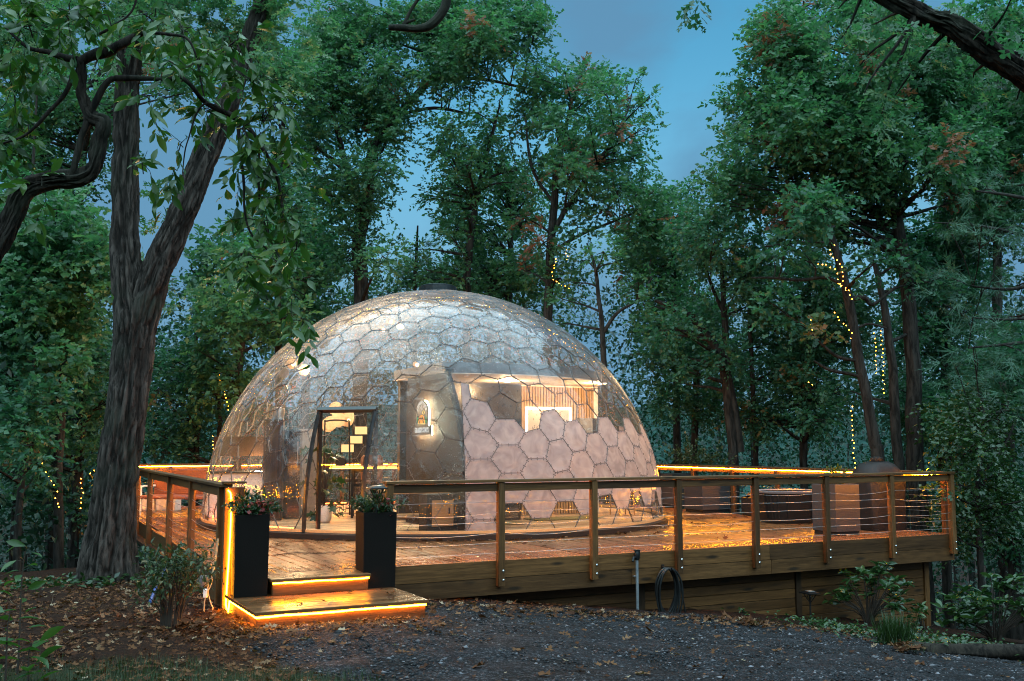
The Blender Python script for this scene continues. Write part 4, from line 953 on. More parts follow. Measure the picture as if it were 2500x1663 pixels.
def unit(v): return v / (np.linalg.norm(v, axis=-1, keepdims=True) + 1e-9)
def place_leaves(kind, P, D, Nn, S, v, curl=0.0):
    V, F = TM[kind]; n = len(P)
    D = unit(D); B = unit(np.cross(D, Nn)); Z = np.cross(B, D)
    X = V[None, :, 0, None] * B[:, None] + V[None, :, 1, None] * D[:, None] + V[None, :, 2, None] * Z[:, None]
    X = P[:, None] + X * S[:, None, None]
    if curl: X[:, :, 2] -= curl * (V[None, :, 1] ** 2) * S[:, None]
    FF = (F[None] + (np.arange(n) * len(V))[:, None, None]).reshape(-1, 3)
    return X.reshape(-1, 3), FF, np.repeat(v, len(V))
def rand_dir(n): return unit(rng.normal(0, 1, (n, 3)))
def sprays(C, D, per, length, size, droop=.25, dead=None, spread=.85):
    """twigs at C pointing along D, each with `per` leaves alternating along it"""
    n = len(C); D = unit(D); up = np.tile([0, 0, 1.0], (n, 1)); Sd = unit(np.cross(D, up + rng.normal(0, .2, (n, 3))))
    t = np.tile((np.arange(per) + .5) / per, (n, 1)) + rng.normal(0, .04, (n, per)); L = length * rng.uniform(.6, 1.25, n)
    sg = np.where(np.arange(per) % 2 == 0, 1, -1)[None, :] * np.ones((n, 1))
    P = C[:, None] + D[:, None] * (t * L[:, None])[..., None]; P[..., 2] -= droop * (t * L[:, None]) ** 2 / length
    dirs = D[:, None] * .65 + Sd[:, None] * (sg * spread)[..., None] + rng.normal(0, .3, (n, per, 3)); dirs[..., 2] -= droop * .9
    nn = np.tile([0, 0, .75], (n, per, 1)) + rng.normal(0, .75, (n, per, 3))
    sz = size * rng.uniform(.5, 1.4, (n, per))
    tone = np.clip(rng.normal(.45, .17, (n, 1)) + rng.normal(0, .13, (n, per)), 0.02, .88)
    if dead is not None: tone = np.where(dead[:, None], rng.uniform(.93, 1.0, (n, per)), tone)
    return P.reshape(-1, 3), dirs.reshape(-1, 3), nn.reshape(-1, 3), sz.ravel(), tone.ravel()
def clump_twigs(c, r, n, flat=.8, shell=.55):
    d = rand_dir(n); q = rng.random(n) ** shell; p = d * q[:, None] * r; p[:, 2] *= flat
    return c + p, unit(d * .8 + rng.normal(0, .5, (n, 3)) + [0, 0, .15])
def polytube(mb, pts, rad, n=8, wob=0.0):
    pts = np.array(pts, float)
    if wob: pts[1:-1] += rng.normal(0, wob, (len(pts) - 2, 3))
    mb.tube(pts, rad, n)

ALL_TREES = []
def tree(label, Y, trunks, clumps, size=.15, kind='rhomb', mat='leaf_oak', bark='bark_far', lai=1.5, dead=.03, per=9, tw=.42, group='trees standing in the woods', name='tree', ztop=None, limb=.05, base=None, sides=9, cat='tree', limbs_on=True):
    """trunks: lists of (px,py,rpx[,dY]); clumps: (px,py,rpx[,dY]) in view pixels at distance Y"""
    s = MPP(Y); tp = []
    for T in trunks:
        pts = np.array([PY(q[0], q[1], Y + (q[3] if len(q) > 3 else 0)) for q in T]); rad = np.array([q[2] * s for q in T]); tp.append((pts, rad))
    b = tp[0][0][0].copy()
    if base is None: b[2] = gz(b) - .15
    else: b = np.array(base, float)
    root = thing(name, label, cat, b, 0, group); mb = MB()
    p0, r0 = tp[0]
    if p0[0][2] > b[2] + .05:
        p0 = np.vstack([b, b + (p0[0] - b) * .12, p0]); r0 = np.concatenate([[r0[0] * 1.55, r0[0] * 1.15], r0]); tp[0] = (p0, r0)
    allp = []
    for pts, rad in tp:
        q = spline(np.column_stack([pts, rad]), 5); pp = q[:, :3].copy(); pp += (np.stack([fbm(pp * .9 + 9 * k, 2, 31 + k) for k in range(3)], 1) - .5) * rad.mean() * 1.2
        mb.tube(pp - b, np.maximum(q[:, 3], .006), sides); allp.append(q)
    AP = np.vstack(allp)
    Ps = []
    for c in clumps:
        dy = c[3] if len(c) > 3 else rng.normal(0, 1.0); ctr = PY(c[0], c[1], Y + dy); r = c[2] * MPP(Y)
        if limbs_on:
            cand = AP[(AP[:, 2] < ctr[2] - .2 * r)] if (AP[:, 2] < ctr[2] - .2 * r).any() else AP
            dd = np.linalg.norm(cand[:, :3] - ctr, axis=1) + .6 * np.abs(cand[:, 2] - (ctr[2] - r)); o = cand[dd.argmin()]
            rr = min(o[3] * .6, limb + .02 * r); mid = (o[:3] + ctr) / 2 + [0, 0, .12 * r]
            L = bez(o[:3], o[:3] + (mid - o[:3]) * .8 + rng.normal(0, .12 * r, 3), mid + rng.normal(0, .15 * r, 3), ctr, 8); mb.tube(L - b, np.linspace(rr, .012, 8), 5, caps=False)
            for _ in range(4 if r > .5 else 2):
                e = ctr + rand_dir(1)[0] * r * .9 * [1, 1, .7]; f = L[rng.integers(4, 8)]; m2 = (f + e) / 2 + rng.normal(0, .1 * r, 3)
                mb.tube(np.array([f, m2, e]) - b, [rr * .35 + .004, .010, .004], 4, caps=False)
        nl = (1.75 if kind != 'lobed' else 2.1) * lai * math.pi * r * r / (.3 * size * size if kind != 'needle' else .16 * size * size); nt = max(3, int(nl / per))
        C, D = clump_twigs(ctr, r, nt); isd = np.zeros(nt, bool)
        if dead > 0:
            for _ in range(rng.poisson(dead * nt / 20.0)):
                k = rng.integers(nt); isd |= (np.linalg.norm(C - C[k], axis=1) < .22 + .8 * size)
        Ps.append(sprays(C, D, per, tw, size, .25, isd) if kind != 'needle' else sprays(C, D * [1, 1, .35], per, tw, size, .1, isd, .5))
    mb.build('trunk', M[bark], root, smooth=True)
    if Ps:
        A = [np.concatenate(k) for k in zip(*Ps)]
        V, F, v = place_leaves(kind, A[0] - b, A[1], A[2], A[3], A[4]); link('crown', fast_mesh('crown', V, F, M[mat], {'v': v}), root)
    return root
def blob(cx, cy, w, h, r, n, seed=None, dy=1.2):
    """n clumps spread over an elliptical patch"""
    g = np.random.default_rng(seed if seed is not None else 1); out = []
    for k in range(n):
        a = g.uniform(0, 2 * math.pi); q = math.sqrt(g.random()); out.append((cx + w * q * math.cos(a), cy + h * q * math.sin(a), r * g.uniform(.75, 1.25), g.normal(0, dy)))
    return out

# --- the big forked oak by the deck -------------------------------------------------
OAK_Y = 15.4
RID = []
def bark_tube(path, seed, nth=130, dens=38, flare=None):
    """path rows x,y,z,r -> furrowed bark skin as dense quads"""
    q = spline(path, dens // 4); L = np.concatenate([[0], np.cumsum(np.linalg.norm(np.diff(q[:, :3], axis=0), axis=1))])
    m = int(L[-1] * dens); t = np.linspace(0, L[-1], m); q = np.stack([np.interp(t, L, q[:, k]) for k in range(4)], 1)
    T = unit(np.gradient(q[:, :3], axis=0)); N0 = unit(np.cross(T, np.tile([0, 1.0, 0], (m, 1)))); B0 = np.cross(T, N0)
    th = np.linspace(0, 2 * math.pi, nth, endpoint=False); TT, HH = np.meshgrid(th, t)
    rr = np.repeat(q[:, 3][:, None], nth, 1)
    X = np.cos(TT) * 3.2 * rr / .35; Yc = np.sin(TT) * 3.2 * rr / .35
    f1 = fbm(np.stack([X.ravel() * 1.35, Yc.ravel() * 1.35, HH.ravel() * 1.7], 1), 3, seed).reshape(TT.shape)
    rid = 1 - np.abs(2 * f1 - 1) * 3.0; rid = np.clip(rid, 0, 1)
    f2 = fbm(np.stack([X.ravel() * 6, Yc.ravel() * 6, HH.ravel() * 7], 1), 3, seed + 5).reshape(TT.shape)
    big = fbm(np.stack([X.ravel() * .5, Yc.ravel() * .5, HH.ravel() * .6], 1), 2, seed + 9).reshape(TT.shape)
    rad = rr * (1 + .16 * (big - .5)) - .075 * rid * (rr / .35) ** .6 + .03 * (f2 - .5)
    if flare is not None: rad = rad + flare(TT, HH)
    V = q[:, None, :3] + rad[..., None] * (np.cos(TT)[..., None] * N0[:, None] + np.sin(TT)[..., None] * B0[:, None])
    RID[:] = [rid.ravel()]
    I = np.arange(m * nth).reshape(m, nth); J = np.roll(I, -1, 1)
    F = np.stack([I[:-1], J[:-1], J[1:], I[1:]], -1).reshape(-1, 4); return V.reshape(-1, 3), F
so = MPP(OAK_Y)
def opath(rows): return np.array([[*PY(x, y, OAK_Y + (dy[0] if dy else 0)), r * so * .90] for x, y, r, *dy in rows])
base = PY(248, 1345, OAK_Y); base[2] = gz(base) - .25
oak = thing('oak_tree', 'big forked oak with furrowed grey bark beside the left railing', 'tree', base)
V1, F1 = bark_tube(opath([(247, 1362, 66), (254, 1250, 57), (268, 1100, 52), (290, 950, 51), (303, 830, 52), (308, 740, 52), (296, 650, 44), (287, 540, 38), (288, 400, 35.5), (292, 250, 33), (300, 100, 30), (306, -40, 28), (312, -300, 22)]) - [*base, 0], 3,
    flare=lambda T, H: .13 * np.exp(-H / .5) * (1 + .5 * np.sin(T * 5 + 1)))
rid1 = RID[0]
V2, F2 = bark_tube(opath([(318, 800, 34, -.02), (335, 715, 40, -.05), (362, 620, 41, -.1), (402, 530, 38, -.15), (440, 440, 36, -.2), (480, 340, 33, -.2), (523, 240, 30, -.2), (560, 140, 27), (592, 40, 24), (640, -140, 18)]) - [*base, 0], 17)
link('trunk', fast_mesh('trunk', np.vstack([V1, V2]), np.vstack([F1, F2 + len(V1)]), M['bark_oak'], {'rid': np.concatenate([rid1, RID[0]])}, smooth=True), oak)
Ps = []
for c in [(420, 30, 100), (560, -10, 120), (250, 10, 110), (100, 10, 120), (700, 50, 70), (30, 60, 90), (300, -60, 150), (150, 30, 110), (470, 10, 110), (600, 60, 90), (390, 60, 80), (60, 120, 80), (250, 60, 60), (640, 160, 60), (560, 480, 45, .5), (370, 480, 40, 1.0), (330, 560, 30, 1.0), (520, 640, 70, 1.5), (420, 700, 30, .8)]:
    ctr = PY(c[0], c[1], OAK_Y + (c[3] if len(c) > 3 else rng.normal(-.5, .8))); r = c[2] * so; nt = int(2.0 * math.pi * r * r / (.3 * .17**2) / 9)
    C, D = clump_twigs(ctr, r, nt); Ps.append(sprays(C, D, 9, .4, .17, .25))
A = [np.concatenate(k) for k in zip(*Ps)]; V, F, v = place_leaves('oak', A[0] - base, A[1], A[2], A[3], A[4])
link('crown', fast_mesh('crown', V, F, M['leaf_oak'], {'v': v}), oak)

# --- near crooked tree on the left with large leaves ---------------------------------
NY = 9.2; sn = MPP(NY)
def npath(rows): return [np.array(PY(x, y, NY + (d[0] if d else 0))) for x, y, r, *d in rows], [r * sn * .88 for x, y, r, *d in rows]
b0 = PY(-150, 800, NY); b0[2] = gz(b0) - .2
nt_ = thing('crooked_tree', 'crooked mossy limb with big drooping leaves reaching in at the upper left', 'tree', b0)
mb = MB()
limbs = [[(-260, 1100, 34), (-120, 760, 32), (0, 560, 30), (60, 455, 29), (120, 415, 27), (180, 412, 27), (215, 390, 25), (228, 320, 22), (240, 285, 19), (215, 265, 17), (195, 220, 16), (186, 140, 16)],
    [(186, 145, 14), (225, 128, 15), (280, 100, 12), (330, 78, 10), (345, 88, 5)], [(178, 140, 12), (110, 122, 8), (60, 108, 5), (10, 60, 3)], [(165, 405, 9), (185, 330, 9), (215, 245, 10), (250, 190, 9), (300, 180, 8), (370, 183, 6), (415, 178, 7), (440, 196, 5), (480, 240, 7, .2), (540, 270, 8, .3), (590, 320, 6, .3), (640, 420, 4, .3), (655, 560, 2.5, .3)],
    [(170, 170, 7), (150, 215, 6), (115, 255, 5), (60, 310, 4), (-10, 335, 3)], [(200, 95, 4), (260, 60, 4), (300, 30, 3), (320, -20, 2.5)], [(330, 78, 5), (390, 80, 4), (440, 100, 3), (470, 220, 2.5)], [(545, 275, 5, .3), (560, 400, 4, .3), (570, 520, 3, .3), (620, 580, 2, .3)], [(595, 320, 4, .3), (600, 480, 3, .3), (650, 600, 2, .3), (690, 560, 1.5, .3)], [(540, 270, 4), (470, 240, 3), (430, 330, 2), (420, 400, 1.5)]]
for Lb in limbs:
    p, r = npath(Lb); q = spline(np.column_stack([np.array(p), r]), 7); pp = q[:, :3] + (np.stack([fbm(q[:, :3] * 5 + 7 * k, 3, 70 + k) for k in range(3)], 1) - .5) * .10 * (q[:, 3:4] / .07)
    if r[0] > 25 * sn:
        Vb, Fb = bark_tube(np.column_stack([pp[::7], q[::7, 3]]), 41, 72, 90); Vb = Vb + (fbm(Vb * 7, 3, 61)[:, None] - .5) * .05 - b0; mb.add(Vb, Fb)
    else: mb.tube(pp - b0, q[:, 3] * (1 + .35 * (vnoise(q[:, :3] * 9, 3) - .5)), 12)
Ps = []; 
for (x, y, r, d, dens) in [(60, 60, 95, .2, 1.0), (150, 40, 60, .0, .9), (30, 200, 70, .2, .9), (250, 30, 55, .2, .7), (-10, 330, 70, .2, 1.0), (60, 300, 45, .1, .5), (350, 40, 55, .1, .8), (420, 70, 60, .3, .9), (470, 140, 60, .2, 1.0), (400, 140, 40, .1, .8), (540, 100, 55, .3, .9), (570, 190, 55, .3, 1.0), (610, 270, 55, .3, 1.1), (560, 300, 50, .3, .9), (640, 360, 50, .3, 1.1), (480, 260, 45, .2, .9), (590, 400, 55, .3, 1.1), (650, 460, 48, .3, 1.2), (600, 520, 50, .3, 1.1), (560, 590, 40, .3, 1.0), (640, 600, 45, .3, 1.1), (680, 680, 35, .3, .9), (600, 680, 30, .3, .8), (420, 340, 28, .1, .4), (400, 400, 30, .1, .35), (325, 385, 25, .1, .3), (420, 250, 35, .2, .5), (640, 250, 30, .3, .7), (690, 560, 25, .3, .7), (100, 430, 40, .4, .5), (30, 480, 50, .5, .8), (690, 740, 25, .3, .6), (270, 120, 30, .1, .4), (340, 230, 20, 0, .3)]:
    ctr = PY(x, y, NY + d + rng.normal(0, .35)); rr = r * sn; n = max(3, int(dens * 2.1 * math.pi * rr * rr / (.2 * .15**2) / 7))
    C, D = clump_twigs(ctr, rr, n, .95); D = unit(D * .7 + [0.1, 0, -.45]); Ps.append(sprays(C, D, 7, .26, .15, .55))
    for k in range(min(n, 14)): mb.tube(np.array([ctr + rng.normal(0, .04, 3), (ctr + C[k]) / 2 + [0, 0, .03], C[k], C[k] + D[k] * .22]) - b0, [.006, .004, .003, .002], 4, caps=False)
mb.build('trunk', M['bark_dark'], nt_, smooth=True)
A = [np.concatenate(k) for k in zip(*Ps)]; V, F, v = place_leaves('lance', A[0] - b0, A[1], A[2], A[3], A[4] * 1.05)
link('crown', fast_mesh('crown', V, F, M['leaf_near'], {'v': v}), nt_)

# --- overhanging limb, top right ------------------------------------------------------
ONY = 8.6; so2 = MPP(ONY)
b1 = np.array([6.2, 8.8, 0.0]); b1[2] = gz(b1) - .2
ov = thing('overhanging_oak', 'dark thick oak limb crossing the top right corner with lobed leaves', 'tree', b1); mb = MB()
tp = np.array([b1, b1 + [.1, 0, 2.0], PY(2680, 520, ONY), PY(2520, 300, ONY), PY(2357, 168, ONY), PY(2270, 118, ONY), PY(2190, 62, ONY), PY(2110, 28, ONY), PY(2000, -36, ONY), PY(1850, -190, ONY), PY(1700, -330, ONY)]); tr_ = np.array([.26, .24, 50 * so2, 40 * so2, 34 * so2, 33 * so2, 30 * so2, 25 * so2, 18 * so2, 12 * so2, 6 * so2])
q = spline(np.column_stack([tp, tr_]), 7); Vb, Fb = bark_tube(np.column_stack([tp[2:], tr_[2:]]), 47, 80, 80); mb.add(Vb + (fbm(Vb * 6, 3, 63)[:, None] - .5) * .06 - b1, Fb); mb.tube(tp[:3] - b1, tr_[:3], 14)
Ps = []
for (x, y, r, d, dens) in [(2000, 60, 70, .3, .9), (2080, 120, 60, .2, 1.0), (1980, 150, 50, .4, .7), (2160, 110, 55, .3, .8), (2060, 220, 38, .3, .6), (1990, 215, 45, .3, .6), (2190, 20, 60, .3, .8), (2300, 60, 80, .4, .9), (2350, 150, 60, .3, .8), (2240, 180, 35, .1, .5), (2340, 230, 45, .3, .7), (1935, 90, 30, .3, .5), (2110, 30, 60, .5, .7), (1610, -8, 14, .3, .5), (2030, 265, 24, .3, .4), (1930, 20, 50, .5, .6), (2330, -10, 60, .4, 1.0)]:
    ctr = PY(x, y, ONY + d + rng.normal(0, .3)); rr = r * so2; n = max(2, int(dens * 2.6 * math.pi * rr * rr / (.3 * .14**2) / 7)); C, D = clump_twigs(ctr, rr, n, .9); D = unit(D * .8 + [-.15, 0, -.25])
    isd = rng.random(n) < .05; Ps.append(sprays(C, D, 7, .26, .14, .4, isd)); o = tp[4:9][np.linalg.norm(tp[4:9] - ctr, axis=1).argmin()]
    mb.tube(bez(o, (o * .6 + ctr * .4) + rng.normal(0, .06, 3), (o * .3 + ctr * .7) + rng.normal(0, .06, 3), ctr, 7) - b1, np.linspace(.022, .005, 7), 5, caps=False)
mb.build('trunk', M['bark_dark'], ov, smooth=True)
A = [np.concatenate(k) for k in zip(*Ps)]; V, F, v = place_leaves('oak', A[0] - b1, A[1], A[2], A[3], A[4] * .8 + .02); link('crown', fast_mesh('crown', V, F, M['leaf_oak'], {'v': v}), ov)

# small bare limb hanging in at the top centre
lb = thing('overhanging_branch', 'short crooked dark branch hanging in from the top edge left of the open sky', 'branch', PY(1030, -20, 9.5)); mb = MB(); lo = np.array(lb.location)
for rows in ([(1040, -120, 14), (1030, -10, 12), (1018, 28, 11), (990, 58, 11), (960, 66, 9), (930, 64, 9), (895, 63, 7)], [(938, 64, 6), (930, 55, 5), (955, 45, 3)], [(930, 58, 5), (945, 25, 4), (975, -20, 4)]):
    mb.tube(spline(np.array([PY(x, y, 9.5) for x, y, r in rows]), 5) - lo, spline(np.array([[r * MPP(9.5)] for x, y, r in rows]), 5)[:, 0], 9)
mb.build('limb', M['bark_dark'], lb, smooth=True)

# --- woods ---------------------------------------------------------------------------
tree('tall oak left of the dome top with a long limb leaning up to the right', 30.0,
    [[(832, 700, 17), (829, 606, 17), (834, 520, 15), (845, 430, 14), (862, 345, 12), (900, 290, 10), (980, 195, 8), (1060, 120, 6), (1136, 62, 3)], [(836, 520, 9), (800, 400, 8), (775, 300, 6), (760, 220, 4)], [(985, 195, 5), (1080, 180, 4), (1200, 200, 3), (1330, 235, 2)], [(930, 262, 4), (1000, 250, 4), (1080, 262, 3)]],
    blob(930, 90, 230, 95, 62, 26, 3) + blob(800, 330, 110, 230, 52, 26, 4) + blob(1160, 40, 80, 60, 45, 9, 5) + [(1215, 20, 38), (1235, 60, 26), (1195, 110, 24), (1130, 150, 40), (1080, 200, 36), (1000, 170, 45), (930, 250, 50), (890, 330, 50), (720, 180, 40), (760, 260, 45), (850, 470, 55), (760, 520, 55), (800, 600, 55), (880, 590, 45), (1190, 70, 40), (1250, 25, 20), (1060, 130, 45)], kind='lobed', size=.125, lai=1.1, dead=.03)
tree('slim tree with a pale trunk rising just behind the roof vent', 31.0, [[(1075, 700, 9), (1080, 600, 9), (1084, 540, 8), (1100, 440, 7), (1118, 370, 5), (1136, 300, 4), (1150, 240, 2)], [(1098, 440, 4), (1060, 400, 3), (1035, 350, 2)], [(1105, 420, 4), (1150, 400, 3), (1190, 392, 2)]],
    blob(1090, 330, 100, 110, 42, 20, 8) + blob(1020, 560, 70, 110, 36, 12, 9) + [(1000, 440, 30), (1180, 420, 30), (1050, 480, 30), (1100, 260, 36), (1160, 220, 30)], size=.12, lai=.85, dead=.02)
tree('tall oak right of the dome top with many red brown leaf tufts against the sky', 29.0, [[(1262, 740, 11), (1268, 640, 11), (1270, 563, 10), (1276, 480, 9), (1280, 411, 8), (1295, 330, 6), (1309, 260, 4), (1320, 200, 2)], [(1272, 540, 6), (1310, 470, 6), (1360, 400, 5), (1396, 346, 4), (1430, 290, 3), (1450, 240, 2)], [(1270, 580, 4), (1330, 545, 4), (1400, 515, 3), (1460, 490, 2)], [(1276, 470, 4), (1230, 400, 4), (1215, 330, 3), (1210, 270, 2)]],
    blob(1310, 250, 115, 95, 40, 24, 12) + blob(1350, 400, 130, 70, 38, 20, 13) + [(1300, 165, 30), (1345, 160, 28), (1380, 190, 28), (1440, 190, 24), (1465, 180, 20), (1440, 250, 34), (1480, 245, 28), (1490, 290, 26), (1495, 225, 20), (1470, 330, 26), (1490, 380, 24), (1505, 440, 22), (1440, 440, 36), (1230, 180, 34), (1200, 160, 26), (1230, 270, 40), (1250, 560, 46), (1330, 520, 40), (1200, 500, 38), (1290, 640, 46), (1200, 620, 46), (1390, 480, 36)], kind='lobed', size=.125, lai=1.0, dead=.13)
tree('young pine with feathery tufts left of the roof vent', 33.0, [[(955, 700, 5), (958, 600, 4), (960, 520, 2)]], [(955, 640, 34), (975, 610, 30), (940, 600, 26), (962, 565, 22), (915, 640, 26), (1000, 640, 26)], size=.28, kind='needle', mat='needle', lai=1.3, dead=0, per=7)
tree('slender forked tree standing in the sky gap right of the dome', 27.0, [[(1392, 900, 7), (1389, 820, 7), (1386, 760, 6), (1380, 690, 5), (1370, 620, 4), (1350, 560, 2)], [(1386, 770, 5), (1420, 720, 4), (1465, 690, 3), (1500, 640, 2)]],
    [(1340, 600, 40), (1390, 580, 40), (1300, 690, 36), (1430, 600, 42), (1470, 650, 36), (1500, 590, 40), (1290, 740, 24), (1320, 650, 30)], size=.12, lai=.95, dead=.02)
tree('bushy green oak with red tufts filling the gap below the sky right of centre', 32.0, [[(1560, 1000, 9), (1557, 800, 8), (1550, 650, 6), (1545, 520, 3)]], blob(1530, 540, 90, 110, 44, 20, 20) + blob(1560, 720, 100, 110, 44, 14, 21) + [(1490, 460, 30), (1560, 450, 32), (1600, 440, 34), (1440, 520, 36), (1450, 640, 40)], size=.125, lai=1.5, dead=.07)
tree('pair of dark twin trunks leaning apart right of the dome', 26.0, [[(1688, 1060, 12), (1680, 950, 12), (1665, 843, 11), (1637, 784, 10), (1600, 735, 9), (1567, 710, 7), (1508, 690, 4)], [(1704, 1040, 10), (1690, 940, 10), (1672, 840, 9), (1666, 706, 7), (1663, 640, 5), (1650, 540, 3)], [(1666, 720, 5), (1640, 660, 4), (1620, 600, 3)]],
    blob(1660, 590, 110, 100, 46, 18, 23) + blob(1600, 800, 110, 90, 40, 10, 24) + [(1480, 700, 34), (1520, 760, 36), (1730, 700, 44), (1740, 800, 40)], size=.12, mat='leaf_teal', lai=1.2, dead=.03)
tree('thin straight dark trunk right of the twin trunks', 27.0, [[(1741, 1050, 6), (1739, 999, 6), (1733, 880, 6), (1727, 764, 5), (1722, 650, 3)]], [(1720, 640, 50), (1760, 720, 46), (1780, 850, 46), (1700, 930, 40), (1760, 960, 44)], size=.12, mat='leaf_teal', lai=1.3, dead=.01)
tree('broad tall oak on the right rising to the top edge with red leaf tufts', 24.0, [[(2112, 1090, 20), (2108, 1000, 18), (2098, 840, 17), (2090, 690, 16), (2070, 540, 14), (2055, 450, 12), (2030, 350, 10), (2010, 240, 8), (1990, 120, 6)], [(2040, 400, 7), (1985, 350, 6), (1930, 300, 4)], [(2060, 480, 7), (2130, 380, 6), (2180, 280, 4)]],
    blob(1930, 160, 190, 170, 66, 40, 30) + blob(1860, 380, 190, 150, 60, 34, 31) + blob(2150, 330, 180, 200, 64, 34, 32) + [(1750, 130, 44), (1790, 40, 50), (1850, 10, 50), (1700, 210, 40), (1675, 240, 28), (1690, 280, 32), (1680, 330, 34), (1720, 330, 46), (1660, 380, 34), (1640, 420, 34), (1720, 180, 36), (1760, 80, 40), (1700, 400, 50), (1640, 470, 40)], size=.125, lai=1.7, dead=.06)
tree('leaning slender trunk wound with string lights on the right', 22.0, [[(2022, 1060, 15), (2016, 1018, 14), (2000, 920, 12), (1981, 823, 12), (1965, 750, 11), (1950, 682, 11), (1932, 610, 9), (1915, 549, 8), (1891, 491, 5)], [(1948, 660, 4), (1900, 640, 4), (1840, 645, 4), (1780, 640, 3), (1730, 640, 2)], [(1925, 560, 4), (1880, 558, 3), (1830, 560, 3), (1760, 568, 2)], [(1955, 690, 6), (1990, 685, 6), (2010, 700, 4), (2060, 660, 3)], [(1985, 830, 4), (1930, 820, 4), (1890, 790, 3)], [(1995, 870, 4), (1960, 860, 4), (1910, 850, 4), (1875, 830, 2)], [(1960, 760, 3), (2000, 745, 3), (2040, 755, 2)]],
    [(1880, 480, 60), (1830, 540, 50), (1960, 520, 55), (1780, 590, 46), (1860, 600, 40), (1780, 700, 40), (1840, 740, 44), (2010, 610, 40), (1900, 760, 36)], kind='lobed', size=.15, mat='leaf_teal', lai=1.25, dead=.06, limb=.04)
tree('dark upright trunk just right of the light wound leaning tree', 23.5, [[(2070, 1080, 12), (2067, 1050, 12), (2060, 930, 11), (2052, 823, 10), (2040, 740, 9), (2032, 690, 8), (2010, 600, 5)]], [(2010, 560, 56), (2080, 600, 50), (2150, 640, 50), (1960, 900, 46), (2130, 760, 44)], size=.12, mat='leaf_teal', lai=1.3, dead=.03)
tree('feathery white pine with long level boughs at the right edge', 19.0, [[(2440, 1200, 20), (2435, 900, 18), (2430, 600, 15), (2425, 300, 10)], [(2432, 560, 5), (2350, 540, 4), (2250, 520, 3), (2150, 512, 1.5)], [(2430, 640, 5), (2330, 665, 4), (2240, 660, 2)], [(2430, 470, 5), (2330, 450, 4), (2250, 440, 2)], [(2433, 780, 5), (2330, 790, 4), (2230, 800, 2)], [(2433, 930, 5), (2340, 940, 4), (2240, 960, 2)], [(2432, 720, 5), (2330, 735, 3), (2220, 730, 2)]],
    [(2330, 430, 40), (2260, 440, 36), (2340, 520, 44), (2260, 520, 38), (2180, 520, 30), (2300, 580, 44), (2340, 660, 44), (2260, 660, 36), (2190, 640, 34), (2320, 730, 40), (2240, 730, 34), (2330, 800, 46), (2240, 800, 40), (2170, 700, 32), (2300, 880, 46), (2220, 900, 40), (2330, 950, 46), (2190, 820, 34)], size=.26, kind='needle', mat='needle', lai=1.3, dead=0, per=8)
tree('light green understory bush tree beside the right end of the deck', 19.0, [[(2255, 1290, 7), (2250, 1150, 6), (2262, 1000, 5), (2255, 900, 3)], [(2250, 1150, 4), (2200, 1080, 3), (2170, 1000, 2)], [(2255, 1100, 4), (2310, 1030, 3), (2340, 960, 2)]],
    blob(2260, 1080, 110, 150, 44, 30, 40, .8) + [(2150, 960, 34), (2180, 1180, 34), (2330, 1200, 44), (2240, 940, 40), (2200, 1240, 34)], size=.085, mat='leaf_shrub', lai=.9, dead=0, limb=.02)
tree('dark leafy tree low at the far right behind the bush tree', 23.0, [[(2330, 1250, 14), (2325, 1000, 12), (2320, 800, 8)]], blob(2280, 880, 120, 120, 54, 20, 41) + blob(2280, 1180, 110, 90, 50, 14, 42), size=.12, mat='leaf_teal', lai=1.5, dead=0)
# left side
tree('shady oak filling the left edge behind the crooked limb', 21.0, [[(134, 1310, 12), (130, 1150, 11), (140, 950, 10), (130, 750, 8), (120, 560, 5)]], blob(100, 590, 150, 120, 60, 28, 50) + blob(80, 760, 130, 110, 56, 20, 51) + [(200, 560, 50), (215, 640, 46), (30, 430, 60), (170, 480, 50), (10, 520, 60)], kind='lobed', size=.15, lai=1.5, dead=.02)
tree('slim dark sapling at the far left edge', 19.5, [[(40, 1312, 9), (42, 1192, 8), (58, 1060, 7), (72, 920, 5), (80, 820, 3)]], blob(60, 900, 90, 90, 46, 16, 52) + blob(30, 1060, 70, 70, 40, 10, 53), size=.12, mat='leaf_teal', lai=1.2, dead=.02)
tree('mid sized tree with grey trunk between the left edge and the big oak', 24.0, [[(171, 1330, 13), (174, 1200, 12), (182, 1060, 11), (188, 920, 10), (192, 780, 7)]], blob(190, 880, 90, 110, 50, 20, 54) + blob(120, 1000, 120, 80, 44, 12, 55) + [(215, 1040, 40), (140, 1130, 40), (60, 1150, 40), (200, 1160, 34)], kind='lobed', size=.12, mat='leaf_teal', lai=1.25, dead=.03)
tree('tall leafy tree behind the big oak at the upper left', 27.0, [[(120, 1300, 12), (150, 800, 11), (190, 400, 8), (200, 200, 5)]], blob(120, 330, 170, 130, 62, 26, 56) + blob(150, 130, 180, 90, 56, 16, 57) + blob(430, 130, 130, 90, 50, 12, 58), size=.125, lai=1.1, dead=.01)
tree('pine like tree between the oak trunk and the dome', 28.0, [[(452, 1080, 7), (452, 950, 6), (450, 800, 5), (452, 720, 3)]], blob(420, 830, 60, 70, 34, 16, 60) + blob(410, 950, 70, 80, 36, 16, 61) + [(390, 1020, 36), (440, 1030, 34), (350, 900, 30), (470, 760, 28)], size=.125, mat='leaf_teal', lai=1.0, dead=.02)
tree('leafy tree above the left shoulder of the dome', 26.0, [[(545, 1060, 9), (548, 900, 9), (560, 760, 8), (590, 640, 7), (610, 540, 4)], [(560, 760, 5), (500, 680, 4), (470, 620, 2)]], blob(580, 680, 130, 130, 50, 28, 62) + blob(530, 860, 90, 70, 40, 12, 63) + [(480, 560, 40), (560, 520, 46), (660, 560, 46), (700, 640, 46), (690, 720, 40), (440, 620, 30)], size=.15, lai=1.25, dead=.02)
